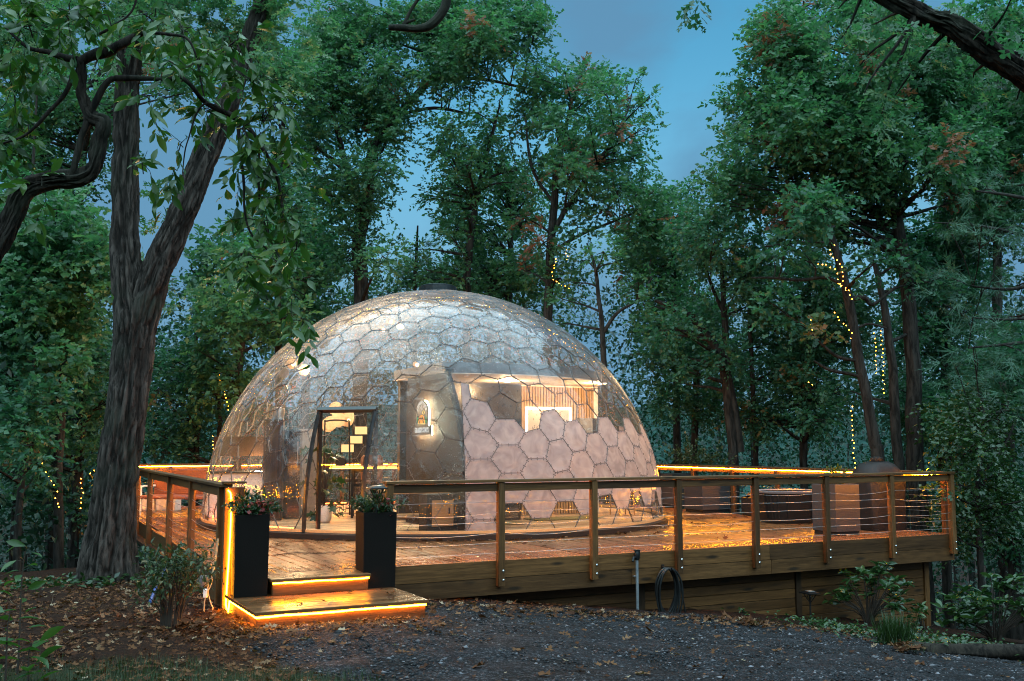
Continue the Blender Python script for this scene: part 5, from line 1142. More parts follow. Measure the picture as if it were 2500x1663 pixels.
tree('dark tree standing behind the left half of the dome', 34.0, [[(700, 1000, 10), (705, 800, 9), (700, 600, 7), (690, 480, 4)]], blob(700, 640, 90, 130, 50, 22, 64) + [(640, 470, 36), (690, 430, 34), (740, 450, 40), (730, 560, 46)], size=.18, lai=1.2, dead=.02)
tree('sapling leaning by the left back railing', 27.5, [[(500, 1075, 5), (505, 960, 5), (495, 880, 4), (470, 830, 2)]], [(490, 900, 36), (520, 960, 36), (460, 860, 30), (505, 1030, 34), (430, 1040, 34), (370, 1040, 30)], size=.12, mat='leaf_teal', lai=1.0, dead=0)
tree('low spreading beech just above the roof of the dome', 33.0, [[(1130, 760, 8), (1125, 680, 7), (1120, 620, 4)]], blob(1120, 640, 130, 50, 36, 18, 66) + [(930, 700, 30), (860, 680, 36), (800, 700, 36), (1230, 700, 34)], size=.15, lai=1.3, dead=0)

tree('full leafy tree behind the right end of the dome over the lit railing', 29.0, [[(1600, 1060, 8), (1600, 900, 8), (1604, 760, 6)]], blob(1590, 850, 110, 150, 44, 26, 80), size=.12, mat='leaf_teal', lai=1.2, dead=.02, limbs_on=False)
tree('dense dark tree filling the right middle between the light wound trunks', 27.0, [[(1850, 1060, 9), (1852, 900, 9), (1860, 760, 7), (1864, 620, 4)]], blob(1850, 700, 140, 160, 50, 30, 81) + blob(1820, 900, 130, 120, 46, 20, 82), size=.12, mat='leaf_teal', lai=1.2, dead=.03)
tree('dense dark tree behind the upright trunk on the far right', 28.0, [[(2170, 1080, 10), (2172, 900, 9), (2178, 700, 7), (2180, 560, 4)]], blob(2160, 620, 130, 150, 52, 28, 83) + blob(2140, 880, 130, 130, 50, 22, 84), size=.12, mat='leaf_teal', lai=1.25, dead=.03)
tree('tall leafy crown closing the upper right corner behind the oak limb', 26.0, [[(2300, 1100, 13), (2296, 800, 12), (2290, 500, 9), (2280, 250, 5)]], blob(2270, 180, 130, 190, 58, 30, 85) + blob(2290, 420, 110, 120, 54, 16, 86), kind='lobed', size=.125, lai=1.3, dead=.03)
tree('leafy crown high between the oak stems and the tall oak', 28.0, [[(640, 1050, 9), (642, 700, 8), (650, 400, 6), (655, 200, 4)]], blob(640, 150, 90, 130, 48, 16, 87) + blob(640, 420, 60, 120, 40, 12, 88), size=.125, lai=1.1, dead=.02)
tree('full tree standing behind the roof vent between slim trunk and oak', 34.0, [[(1170, 760, 8), (1172, 640, 8), (1178, 500, 5)]], blob(1160, 480, 120, 110, 46, 22, 89) + blob(1050, 640, 120, 60, 40, 12, 90), size=.125, lai=1.0, dead=.03)
# far woods: one mass all round, trunks and foliage, too many to tell apart
Pc = []; Dc = []; Sz = []; tmb = MB()
def mass(n, x0, x1, y0, y1, zt, size, fade=1.0):
    x = rng.uniform(x0, x1, n); y = rng.uniform(y0, y1, n); g = ground_z(x, y)
    top = zt * (.55 + .75 * fbm(np.stack([x / 5, y / 5, 0 * x], 1), 3, 77))
    z = g + .2 + (top - g) * rng.random(n) ** .95; keep = fbm(np.stack([x / 2.2, y / 2.2, z / 1.6], 1), 3, 55) > .47
    P = np.stack([x, y, z], 1)[keep]; Pc.append(P); Dc.append(unit(rng.normal(0, 1, (len(P), 3)) + [0, 0, -.1])); Sz.append(np.full(len(P), size))
mass(44000, -42, 42, 36, 52, 9.0, .24); mass(26000, -60, 60, 52, 75, 11.5, .34)
mass(11000, -34, -9, 17, 36, 5.0, .22); mass(13000, 12, 36, 18, 36, 7.0, .22)
mass(2600, -30, 30, -16, -6, 15.0, .7); mass(4200, -36, 36, -34, -17, 16.0, .85); mass(1800, 20, 42, -15, 14, 9, .8); mass(1800, -42, -20, -15, 14, 9, .8)
P = np.vstack(Pc); D = np.vstack(Dc); S = np.concatenate(Sz); n = len(P); per = 6
P4 = np.repeat(P, per, 0) + rng.normal(0, 1, (n * per, 3)) * np.repeat(S, per)[:, None] * .7; D4 = np.repeat(D, per, 0) + rng.normal(0, .6, (n * per, 3)); S4 = np.repeat(S, per) * rng.uniform(.6, 1.1, n * per)
tone = np.clip(np.repeat(fbm(P / 1.5, 2, 12) * .9 - .16, per) + rng.normal(0, .12, n * per), 0, .8)
V, F, v = place_leaves('rhomb', P4, D4, np.tile([0, 0, 1.0], (n * per, 1)) + rng.normal(0, .5, (n * per, 3)), S4, tone)
woods = link('woods', fast_mesh('woods', V, F, M['leaf_far'], {'v': v}), kind='stuff')
for k in range(150):
    x, y = (rng.uniform(-45, 45), rng.uniform(33, 66)) if k < 110 else ((rng.uniform(-30, -10), rng.uniform(17, 34)) if k < 128 else (rng.uniform(13, 32), rng.uniform(18, 34)))
    z = float(ground_z(x, y)) - .2; h = rng.uniform(7, 13); r = rng.uniform(.07, .17); l = rng.normal(0, .5, 2)
    tmb.tube([(x, y, z), (x + l[0] * .3, y + l[1] * .3, z + h * .45), (x + l[0], y + l[1], z + h)], [r, r * .75, r * .3], 6, caps=False)
tmb.build('woods_trunks', M['bark_far'], kind='stuff', smooth=True)

# ------------------------------------------------------------------ string lights in the trees
bulb_me = MB().sphere((0, 0, 0), .0105, 6, 4).mesh('bulb', M['fairy'])
def string_lights(label, Y, pts, step=.10):
    P = np.array([PY(x, y, Y) for x, y in pts]); q = spline(P, 8); L = np.concatenate([[0], np.cumsum(np.linalg.norm(np.diff(q, axis=0), axis=1))])
    t = thing('string_lights', label, 'string lights', q[0], 0, 'string lights hung in the trees'); MB().tube(q - q[0], .004, 4, caps=False).build('wire', M['black'], t)
    for s in np.arange(0, L[-1], step):
        p = np.array([np.interp(s, L, q[:, k]) for k in range(3)]) - q[0] + rng.normal(0, .012, 3); link('bulb', bulb_me, t, [float(c) for c in p])
SL = [('long straight string of lights hanging lowest on the right beside the leaning trunk', 21.5, [(1960, 935), (1961, 960), (1966, 1050), (1972, 1112)]),
 ('string lights wound thickly round the upper leaning trunk', 21.5, [(1919, 565), (1912, 585), (1936, 610), (1942, 645), (1930, 655), (1955, 668), (1958, 690)]),
 ('second loop of string lights twisted up the leaning trunk', 21.6, [(1882, 608), (1905, 612), (1922, 622), (1930, 650), (1948, 668)]),
 ('short string lights crossing the middle of the leaning trunk', 21.5, [(1921, 720), (1935, 742), (1950, 752), (1960, 768), (1958, 782)]),
 ('left of two hanging light strings beside the dark upright trunk', 22.5, [(2014, 768), (2016, 800), (2017, 840), (2016, 860)]),
 ('right and longer of two hanging light strings beside the dark upright trunk', 22.5, [(2026, 742), (2030, 790), (2033, 850), (2036, 890), (2034, 915)]),
 ('short string of lights hanging from the level branch left of the leaning trunk', 22.0, [(1866, 728), (1868, 750), (1869, 766)]),
 ('small bright tuft of lights at the end of a bent branch on the right', 22.0, [(1862, 880), (1870, 888)]),
 ('string lights draped in the oak just right of the roof vent', 28.0, [(1278, 595), (1275, 615), (1272, 640), (1290, 655), (1310, 665), (1318, 675)]),
 ('few lights high in the oak above the string right of the vent', 28.0, [(1303, 575), (1306, 590), (1303, 605)]),
 ('few lights low on the right shoulder of the dome among leaves', 27.0, [(1388, 770), (1391, 785)]),
 ('bright string of lights above the left shoulder of the dome', 25.5, [(507, 865), (512, 890), (520, 915), (526, 945)]),
 ('short string of lights left of the dome over the back railing', 25.5, [(490, 1005), (492, 1020), (490, 1035)]),
 ('curved string of lights low in the woods at the far left', 20.0, [(98, 1065), (108, 1090), (120, 1112), (132, 1118)]),
 ('short hanging string below the curved lights at the far left', 20.0, [(130, 1132), (132, 1150), (136, 1168)]),
 ('straight hanging string of lights just left of the big oak', 20.0, [(186, 1100), (187, 1130), (184, 1172)]),
 ('few lights peeping out behind the big oak base', 20.5, [(208, 1090), (216, 1084), (224, 1082)])]
for a in SL: string_lights(*a)

# ------------------------------------------------------------------ planters by the steps
def foliage(parent, pts, dirs, size, kind, mat, name='foliage', tone=(.5, .2), droop=.2):
    n = len(pts); v = np.clip(rng.normal(tone[0], tone[1], n), 0, 1); V, F, v = place_leaves(kind, pts, dirs, np.tile([0, 0, 1.0], (n, 1)) + rng.normal(0, .5, (n, 3)), size * rng.uniform(.7, 1.25, n), v); return link(name, fast_mesh(name, V, F, M[mat], {'v': v}), parent)
def stems_plant(parent, c, nst, L, spread, leaf, kind, mat, per=16, up=.8, tone=(.5, .2), name='foliage', stem_r=.003):
    """upright leafy stems from centre c"""
    mb = MB(); P = []; D = []; c = np.array(c, float)
    for k in range(nst):
        d = unit((rng.normal(0, spread, 3) * [1, 1, .2] + [0, 0, up])[None])[0]; l = L * rng.uniform(.55, 1.15); b = c + rng.normal(0, .06, 3) * [1, 1, 0]; tip = b + d * l; mid = b + d * l * .5 + [0, 0, .06 * l]
        mb.tube([b, mid, tip], [stem_r, stem_r * .8, stem_r * .4], 4, caps=False)
        for j in range(per):
            t = .15 + .85 * rng.random(); p = (1 - t)**2 * b + 2 * t * (1 - t) * mid + t * t * tip; P.append(p); s = unit(rng.normal(0, 1, (1, 3)))[0]; D.append(d * .7 + s * .8)
    mb.build('stem', M['twig'], parent); return foliage(parent, np.array(P), np.array(D), leaf, kind, mat, name, tone)
def tall_planter(label, a0, a1, b0, b1, z0, h, flowers):
    t = thing('tall_planter', label, 'planter', W((a0 + a1) / 2, (b0 + b1) / 2, z0), ANG - .10); w, d = (a1 - a0) / 2, (b1 - b0) / 2; mb = MB(); tp = .96
    mb.loft([[(-w*tp, -d*tp, 0), (w*tp, -d*tp, 0), (w*tp, d*tp, 0), (-w*tp, d*tp, 0)], [(-w, -d, h), (w, -d, h), (w, d, h), (-w, d, h)], [(-w+.03, -d+.03, h), (w-.03, -d+.03, h), (w-.03, d-.03, h), (-w+.03, d-.03, h)], [(-w+.03, -d+.03, h-.06), (w-.03, -d+.03, h-.06), (w-.03, d-.03, h-.06), (-w+.03, d-.03, h-.06)]])
    mb.build('box', M['planter_black'], t); MB().box(-w+.031, w-.031, -d+.031, d-.031, h-.09, h-.045).build('soil', M['gap'], t)
    pl = thing('planter_shrub', flowers, 'plant', W((a0 + a1) / 2, (b0 + b1) / 2, z0 + h - .05), ANG)
    stems_plant(pl, (0, 0, 0), 60, .34, .75, .055, 'lance', 'leaf_shrub', 26, .75, (.35, .2))
    n = 60; p = np.array([.05, -.14, .13]) + rng.normal(0, 1, (n, 3)) * [.07, .04, .045]; foliage(pl, p, rand_dir(n), .05, 'maple', 'petal', 'flower_head')['kind'] = 'stuff'; return t
tall_planter('tall black planter left of the steps with its left side lit amber', -1.985, -1.60, -.52, -.12, -.190, .92, 'dark evergreen planting with red flowers in the left tall planter')
tall_planter('tall black planter right of the steps with a lantern on top', -.445, -.035, -.50, -.06, -.190, .90, 'evergreen planting with red flowers in the right tall planter')
def solar(label, loc, h, sc_=1.0):
    t = thing('solar_lantern', label, 'lantern', loc, .4, None); k = sc_
    MB().tube([(0, 0, -.2), (0, 0, h - .10)], .012 * k, 8).build('stake', M['black'], t)
    cg = MB()
    for q in range(4):
        a = math.pi / 4 + q * math.pi / 2; cg.tube([(.012 * k * math.cos(a), .012 * k * math.sin(a), h - .11 * k), (.085 * k * math.cos(a), .085 * k * math.sin(a), h + .0)], .007 * k, 5)
    cg.build('cage', M['black'], t)
    MB().loft([[(sx * r * k, sy * r * k, h + z * k) for sx, sy in ((-1, -1), (1, -1), (1, 1), (-1, 1))] for r, z in ((.085, 0), (.10, .005), (.10, .015), (.055, .035), (.05, .035))]).build('cap', M['black_metal'], t)
    MB().box(-.045 * k, .045 * k, -.045 * k, .045 * k, h + .0355 * k, h + .039 * k).build('solar_cell', M['mirror'], t); MB().lathe([(.03 * k, h - .07 * k), (.045 * k, h - .002)], 10).build('diffuser', M['glass'], t); return t
solar('small black solar lantern among the plants of the right tall planter', W(-.30, -.46, .72), .27, 1.1)
solar('black solar path light standing on the gravel edge by the skirt boards', on_ground(1866, 1424), .38, 1.15)

# ------------------------------------------------------------------ on the deck
def box_planter(label, loc, rz, w, d, h, group=None):
    t = thing('planter_box', label, 'planter', loc, rz, group); MB().box(-w/2, w/2, -d/2, d/2, .06, h, .008).build('box', M['planter_grey'], t); MB().box(-w/2+.02, w/2-.02, -d/2+.02, d/2-.02, 0, .06).build('plinth', M['black'], t)
    MB().box(-w/2+.04, w/2-.04, -d/2+.04, d/2-.04, h - .001, h + .008).build('soil', M['gap'], t); return t
p = PZ(1634, 1180); box_planter('taupe planter box on the deck just right of the dome, nearer one', p + [0, .3, 0], .45, .78, .7, .80)
p2 = PZ(1565, 1172); box_planter('taupe planter box on the deck half hidden behind the nearer box', p2 + [.1, .9, 0], .45, .78, .7, .82)
pl = thing('climbing_plant', 'pale leafy plant rising from the taupe boxes over the lit railing', 'plant', p2 + [.4, .8, .8]); stems_plant(pl, (0, 0, 0), 34, 1.0, .55, .08, 'rhomb', 'leaf_tan', 26, .8, (.4, .2)); stems_plant(pl, (.55, -.3, 0), 22, .8, .6, .08, 'rhomb', 'leaf_tan', 24, .8, (.4, .2))
p3 = PZ(1938, 1233); box_planter('tall taupe planter standing near the front railing at the right', p3 + [0, .28, 0], .48, .56, .56, .86)
pl = thing('herb_plant', 'bushy pale green herb growing in the tall taupe planter', 'plant', p3 + [0, .28, .85]); stems_plant(pl, (0, 0, 0), 40, .32, .8, .06, 'rhomb', 'leaf_shrub', 26, .6, (.8, .15))
# rubber stock tub
p4 = PZ(1832, 1206) + [0, .5, 0]; tub = thing('stock_tub', 'large dark ribbed rubber tub with pale rim on the deck', 'tub', p4, .2)
def rr(w, d, z, n=32, e=4): return [(w * np.sign(math.cos(a)) * abs(math.cos(a)) ** (2 / e), d * np.sign(math.sin(a)) * abs(math.sin(a)) ** (2 / e), z) for a in np.linspace(0, 2 * math.pi, n, endpoint=False)]
MB().loft([rr(.53, .45, 0), rr(.56, .48, .1), rr(.63, .54, .60), rr(.60, .51, .60), rr(.52, .44, .08)]).build('body', M['black'], tub, smooth=True)
MB().loft([rr(.63, .54, .585), rr(.67, .58, .59), rr(.675, .585, .625), rr(.64, .55, .635), rr(.60, .51, .61)], caps=False).build('rim', plain('tub rim', (.13, .12, .13), .5), tub, smooth=True)
for k in range(16):
    a = k * math.pi / 8 + .2; x, y = rr(.565, .485, 0, 1)[0][:2]; q = [(.57 * np.sign(math.cos(a)) * abs(math.cos(a)) ** .5, .49 * np.sign(math.sin(a)) * abs(math.sin(a)) ** .5), (.635 * np.sign(math.cos(a)) * abs(math.cos(a)) ** .5, .545 * np.sign(math.sin(a)) * abs(math.sin(a)) ** .5)]
    MB().tube([(*q[0], .1), (*q[1], .57)], .02, 5).build('rib', M['black'], tub)
p5 = PZ(1765, 1189) + [0, .35, 0]; ot = thing('covered_stool', 'low dark box beside the tub with a crumpled black cover on top', 'box', p5, .3); MB().box(-.36, .3, -.3, .3, 0, .40, .02).build('box', M['black'], ot)
cv = MB(); cv.lathe([(.32, .40), (.36, .43), (.30, .49), (.18, .52), (.08, .56), (.01, .56)], 18); cv.v[0] += (fbm(cv.v[0] * 9, 3, 4)[:, None] - .5) * .16 * [[1, 1, .6]]; cv.v[0][:, 2] = np.maximum(cv.v[0][:, 2], .395); cv.build('cover', M['cover'], ot, smooth=True)
# covered grill and its hood
p6 = PZ(2030, 1222) + [0.08, .35, 0]; gr = thing('covered_grill', 'grill under a wrinkled black cover with rounded hood beside the right railing', 'grill', p6, .35)
cvr = MB(); rings = []
for z, w, d in ((.0, .42, .33), (.1, .43, .34), (.5, .41, .33), (.86, .44, .34), (.98, .43, .33), (1.08, .40, .29), (1.18, .32, .22), (1.23, .2, .14)):
    rings.append(rr(w, d, z, 40, 5 if z < 1 else 3))
cvr.loft(rings); V = cvr.v[0]; cvr.v[0] = V + (fbm(V * [9, 9, 2.5], 3, 14)[:, None] - .5) * .09 * [[1, 1, .2]]; cvr.build('cover', M['cover'], gr, smooth=True)
MB().lathe([(.10, 1.20), (.12, 1.24), (.11, 1.30), (.04, 1.32)], 16).build('chimney_cap', M['black'], gr, smooth=True)
for x in (-.35, .35): MB().lathe([(.05, 0), (.05, .03)], 10, (x, -.34, 0)).build('foot', M['black'], gr)
# left of the dome: rattan sofa, white boxes
p7 = PZ(400, 1186) + [0, .4, 0]; sf = thing('rattan_sofa', 'red brown woven rattan sofa behind the left railing', 'sofa', p7, -.15)
MB().box(-.80, .80, .30, .40, .38, 1.0, .02).build('backrest', M['rattan'], sf); MB().box(-.82, .82, -.35, .32, .34, .42, .02).build('seat', M['rattan'], sf)
wv = MB()
for k in range(13): wv.box(-.79, .79, .288, .2995, .40 + k * .045, .425 + k * .045, 0)
wv.build('weave', M['rattan'], sf, kind='stuff')
for x in (-.78, .78):
    MB().box(x - .03, x + .03, -.34, .36, .60, .64).build('armrest', M['white'], sf)
    for y in (-.32, .34): MB().box(x - .02, x + .02, y - .02, y + .02, 0, .6).build('leg', M['white'], sf)
for (px, py, w, lb) in ((345, 1176, .34, 'small white planter box under the left end of the rattan sofa'), (378, 1176, .62, 'longer white planter box before the rattan sofa')):
    q = PZ(px, py) + [0, .1, 0]; t = thing('white_box', lb, 'planter', q, -.15, None); MB().box(-w/2, w/2, -.15, .15, 0, .28, .01).build('box', M['white'], t); MB().box(-w/2+.02, w/2-.02, -.13, .13, .28, .286).build('soil', M['gap'], t)
# potted monstera by the doorway
mp_ = thing('potted_plant', 'big leaved house plant in a white textured pot by the doorway', 'plant', PZ(730, 1208, .106) + [0.0, .60, 0]); mp_.scale = (.85, .85, .85); MB().lathe([(.13, 0), (.17, .05), (.19, .36), (.18, .36), (.16, .30)], 24).build('pot', M['potwhite'], mp_, smooth=True)
mb = MB(); P = []; D = []
for k in range(46):
    a = rng.uniform(0, 6.28); l = rng.uniform(.3, 1.35); tip = np.array([math.cos(a) * rng.uniform(.1, .42), math.sin(a) * .3, .35 + l]); 
    if k % 5 == 0: tip = np.array([.28 * math.cos(a) + .1, -.2, rng.uniform(.1, .45)])
    mb.tube(bez((0, 0, .3), (0, 0, .55), tip + [0, 0, .1], tip, 6), .006, 4, caps=False); P.append(tip); D.append([math.cos(a), math.sin(a), -.5])
mb.build('stem', M['twig'], mp_); foliage(mp_, np.array(P), np.array(D), .24, 'maple', 'leaf_shrub', 'foliage', (.15, .12))

# ------------------------------------------------------------------ on the skirt: hydrant, hose, box, cord
hp = on_ground(1468, 1443); hp = PB(1468, 1443, -.12); hz0 = gz(hp)
hy_ = thing('yard_hydrant', 'galvanised standpipe hydrant with black handle in front of the deck', 'hydrant', [hp[0], hp[1], hz0], ANG)
H = -.08 - hz0
MB().tube([(0, 0, -.1), (0, 0, H)], .022, 10).build('pipe', M['galv'], hy_); MB().lathe([(.035, H - .02), (.04, H + .02), (.04, H + .07), (.03, H + .10)], 12).build('valve_head', M['black_metal'], hy_, smooth=True)
MB().tube([(0, 0, H + .02), (-.08, -.03, H + .02), (-.105, -.05, H - .03)], .017, 8).build('spout', M['black_metal'], hy_); MB().box(-.05, .05, -.015, .015, H + .10, H + .125, .004).box(.03, .05, -.012, .012, H + .0, H + .10, .003).build('handle', M['black_metal'], hy_); MB().box(-.035, .035, .02, .06, H - .26, H - .24).build('clamp', M['galv'], hy_)
ho = thing('garden_hose', 'black garden hose coiled on a hook against the skirt boards', 'hose', PB(1530, 1310, -.10), ANG)
mb = MB(); g2 = np.random.default_rng(3)
for k in range(9):
    L_ = g2.uniform(.60, .78) if k < 7 else .85; w_ = g2.uniform(.15, .23); off = g2.normal(0, .015); pts = []
    for t in np.linspace(0, 2 * math.pi, 30): pts.append((off + w_ * math.sin(t) * (1 + .25 * math.cos(t)) * .95, -.02 - .012 * k + .01 * math.sin(3 * t), -.36 * (L_ / .7) + .36 * (L_ / .7) * math.cos(t) + .02))
    mb.tube(pts, .014, 7, caps=False)
mb.tube(spline([(.10, -.08, -.02), (.2, -.10, -.25), (.26, -.11, -.55), (.29, -.10, -.80)], 6), .011, 7)
mb.build('coil', M['rubber'], ho, smooth=True); MB().box(-.02, .02, .04, .095, -.06, .06).tube([(0, .05, .03), (0, -.16, .0), (0, -.17, .04)], .012, 6).build('hook', M['black'], ho)
# transformer box and cords on the left rim
tb = thing('transformer_box', 'black transformer box hanging on the left rim beside the oak', 'box', W(AL - .14, 2.75, -.18), ANG); MB().box(-.06, .06, -.09, .09, -.13, .13, .015).build('case', M['black'], tb); MB().tube(spline([(0, -.05, -.13), (0, -.02, -.3), (.02, .1, -.5), (.05, .2, -.6)], 5), .008, 6).build('cable', M['black'], tb)
cd = thing('extension_cord', 'cream extension cord looping down from the corner post', 'cord', W(AL - .02, -.14, 0)); mb = MB()
base_ = np.array(cd.location); pts = [PY(x, y, 11.72) - base_ for x, y in ((501, 1240), (494, 1290), (486, 1330), (478, 1355), (484, 1385), (490, 1402), (478, 1416), (470, 1412), (470, 1395), (473, 1372))]
mb.tube(spline(pts, 6), .0065, 6); mb.tube(spline([PY(x, y, 11.70) - base_ for x, y in ((503, 1240), (498, 1280), (490, 1320), (486, 1345), (478, 1362))], 6), .006, 6); mb.build('cable', M['cord'], cd, smooth=True)
MB().box(-.022, .022, -.02, .02, -.05, .05, .008).build('plug', M['white'], cd).location = [float(c) for c in PY(473, 1366, 11.72) - base_]
sk = thing('outlet_cover', 'grey weatherproof outlet cover on the rim by the corner post', 'outlet', PY(468, 1338, 11.95), ANG + math.pi / 2); MB().lathe([(.02, -.07), (.075, -.05), (.085, 0), (.075, .05), (.02, .07)], 14).build('cover', plain('outlet grey', (.10, .10, .11), .4), sk, smooth=True)
bh = MB().tube(spline([on_ground(345, 1398, .06), on_ground(358, 1378, .14), on_ground(378, 1352, .26)], 5), .018, 8).build('blue_pipe', M['blue'], smooth=True); tag(bh, 'piece of blue pipe lying behind the shrub left of the steps', 'pipe')

# ------------------------------------------------------------------ shrubs and ground plants
s1 = thing('pieris_shrub', 'leggy green shrub with tan tips left of the corner post', 'shrub', on_ground(392, 1440)); 
mb = MB(); Pp = []; Dd = []; 
for k in range(46):
    a = rng.uniform(0, 6.28); r = rng.uniform(.1, .42); tip = np.array([r * math.cos(a) * 1.0 + .03, r * math.sin(a) * .8, rng.uniform(.36, .80) * (1 - .25 * r)]); b = np.array([.1 * math.cos(a), .08 * math.sin(a), 0])
    c = bez(b, b + [0, 0, .25], tip - [.1 * math.cos(a), .1 * math.sin(a), .1], tip, 7); mb.tube(c, np.linspace(.008, .003, 7), 5, caps=False)
    for j in range(30): Pp.append(tip + rng.normal(0, .06, 3) * [1, 1, 1.1]); Dd.append(rand_dir(1)[0] + [.5 * math.cos(a), .5 * math.sin(a), .25])
mb.build('stem', M['twig'], s1); foliage(s1, np.array(Pp), np.array(Dd), .060, 'lance', 'leaf_tan', 'foliage', (.30, .24))
def rhodo(label, loc, n, w, h, leaf=.15, tone=(.5, .2), mat='leaf_shrub'):
    t = thing('rhododendron', label, 'shrub', loc); mb = MB(); P = []; D = []
    for k in range(n):
        a = rng.uniform(0, 6.28); r = w * math.sqrt(rng.random()); tip = np.array([r * math.cos(a), r * math.sin(a) * .7, h * rng.uniform(.35, 1.0) * (1 - .35 * (r / w) ** 2)]); mb.tube(bez((.05 * math.cos(a), .05 * math.sin(a), -.05), (.1 * math.cos(a), .1 * math.sin(a), h * .3), tip - [.05 * math.cos(a), 0, .15], tip, 7), np.linspace(.010, .004, 7), 5, caps=False)
        for j in range(9):
            q = j * 2.4 + rng.normal(0, .3); P.append(tip + rng.normal(0, .012, 3)); D.append([math.cos(q), math.sin(q), rng.normal(.25, .35)])
    mb.build('stem', M['twig'], t); foliage(t, np.array(P), np.array(D), leaf, 'lance', mat, 'foliage', tone); return t
rhodo('open rhododendron bush against the skirt boards at the right', on_ground(1985, 1432) + [0, -.3, 0.05], 46, .68, .98, .15)
rhodo('glossy rhododendron at the right edge past the deck corner', on_ground(2290, 1478), 60, .75, 1.0, .18, (.55, .2))
rhodo('second rhododendron half cut off by the right frame edge', on_ground(2375, 1440), 36, .6, 1.25, .18, (.6, .2))
rhodo('small seedling with pale leaves beside the grass tuft at the right', on_ground(2130, 1452), 10, .3, .42, .12, (.6, .2))
rhodo('tiny green sprig growing at the foot of the skirt near the hose', on_ground(1712, 1420), 3, .06, .14, .06, (.6, .2))
def tuft(label, loc, n, L, name='grass_tuft'):
    a = rng.uniform(0, 6.28, n); b = rng.normal(0, .09, (n, 2)); P = np.column_stack([b, np.zeros(n)]); D = np.column_stack([np.cos(a) * .55, np.sin(a) * .55, np.ones(n)]); nn = np.column_stack([-np.cos(a), -np.sin(a), .4 * np.ones(n)])
    V, F, v = place_leaves('blade', P, D, nn, L * rng.uniform(.5, 1.1, n), np.clip(rng.normal(.5, .2, n), 0, 1), .35); o = link(name, fast_mesh(name, V, F, M['grass'], {'v': v}), None, [float(c) for c in loc]); return tag(o, label, 'grass tuft')
tuft('fountain grass tuft at the gravel edge below the deck corner', on_ground(2062, 1484), 420, .62)
for i, (x, y) in enumerate(((2095, 1500), (1905, 1440))): tuft(('dry short grass tuft in front of the fountain grass', 'low grass tuft beside the solar path light')[i], on_ground(x, y), 70, .2)
# low ground cover along the gravel edge on the right, and at the oak's foot
def cover(n, pts, size, label):
    P = np.array([on_ground(*pts[rng.integers(len(pts))]) + rng.normal(0, 1, 3) * [.35, .35, 0] for _ in range(n)]); P[:, 2] = ground_z(P[:, 0], P[:, 1]) + rng.uniform(.01, .12, n)
    V, F, v = place_leaves('rhomb', P, rand_dir(n) * [1, 1, .4], np.tile([0, 0, 1.0], (n, 1)) + rng.normal(0, .35, (n, 3)), size * rng.uniform(.6, 1.3, n), np.clip(rng.normal(.4, .2, n), 0, 1)); o = link('ground_cover', fast_mesh('ground_cover', V, F, M['leaf_shrub'], {'v': v}), kind='stuff')
cover(1500, [(1900, 1446), (1950, 1456), (2000, 1466), (2040, 1475), (2110, 1480), (2140, 1470), (1870, 1440), (2200, 1490), (2240, 1500), (2160, 1475), (2300, 1500)], .07, 'right'); cover(420, [(215, 1335), (245, 1345), (190, 1345), (270, 1340), (30, 1350), (70, 1360), (110, 1350)], .10, 'left')
lg = on_ground(2262, 1512); lgo = thing('log', 'weathered dark log lying at the lower right edge', 'log', lg, -.12); mb = MB(); xs = np.linspace(-.95, .95, 22); mb.tube([(x, 0, .06) for x in xs], .10 * np.ones(22), 16); mb.v[0] += (fbm(mb.v[0] * [2, 16, 16], 3, 3)[:, None] - .5) * .05; mb.build('bark', M['log'], lgo, smooth=True)
# tall weeds at the lower left corner, near the lens
def weed(label, loc, h, leaves, size, seed):
    g = np.random.default_rng(seed); t = thing('tall_weed', label, 'plant', loc); mb = MB(); pts = bez((0, 0, -.05), (.03, 0, h * .4), (-.03, .02, h * .7), (.02, 0, h), 10); mb.tube(pts, np.linspace(.010, .004, 10), 6, caps=False); P = []; D = []
    for k in range(leaves):
        u = .12 + .88 * (k + .5) / leaves; p = np.array([np.interp(u, np.linspace(0, 1, 10), pts[:, i]) for i in range(3)]); a = k * 2.4 + g.normal(0, .3); e = p + np.array([math.cos(a), math.sin(a), .3]) * .06; mb.tube([p, e], [.003, .002], 4, caps=False); P.append(e); D.append([math.cos(a), math.sin(a), g.normal(.05, .3)])
    mb.build('stem', M['twig'], t); foliage(t, np.array(P), np.array(D), size, 'lance', 'leaf_near', 'foliage', (.5, .15))
weed('tall leafy weed stem at the lower left corner', on_ground(38, 1560) , 1.0, 14, .15, 4); weed('short broad leaved weed at the bottom left corner', on_ground(60, 1575) + [.1, -.2, 0], .35, 9, .22, 6); weed('second weed with pale seed heads at the left edge', on_ground(-20, 1520), 1.1, 15, .15, 9)
weed('small weed seedling in front of the tall weed at the lower left', on_ground(8, 1600), .6, 10, .18, 11)

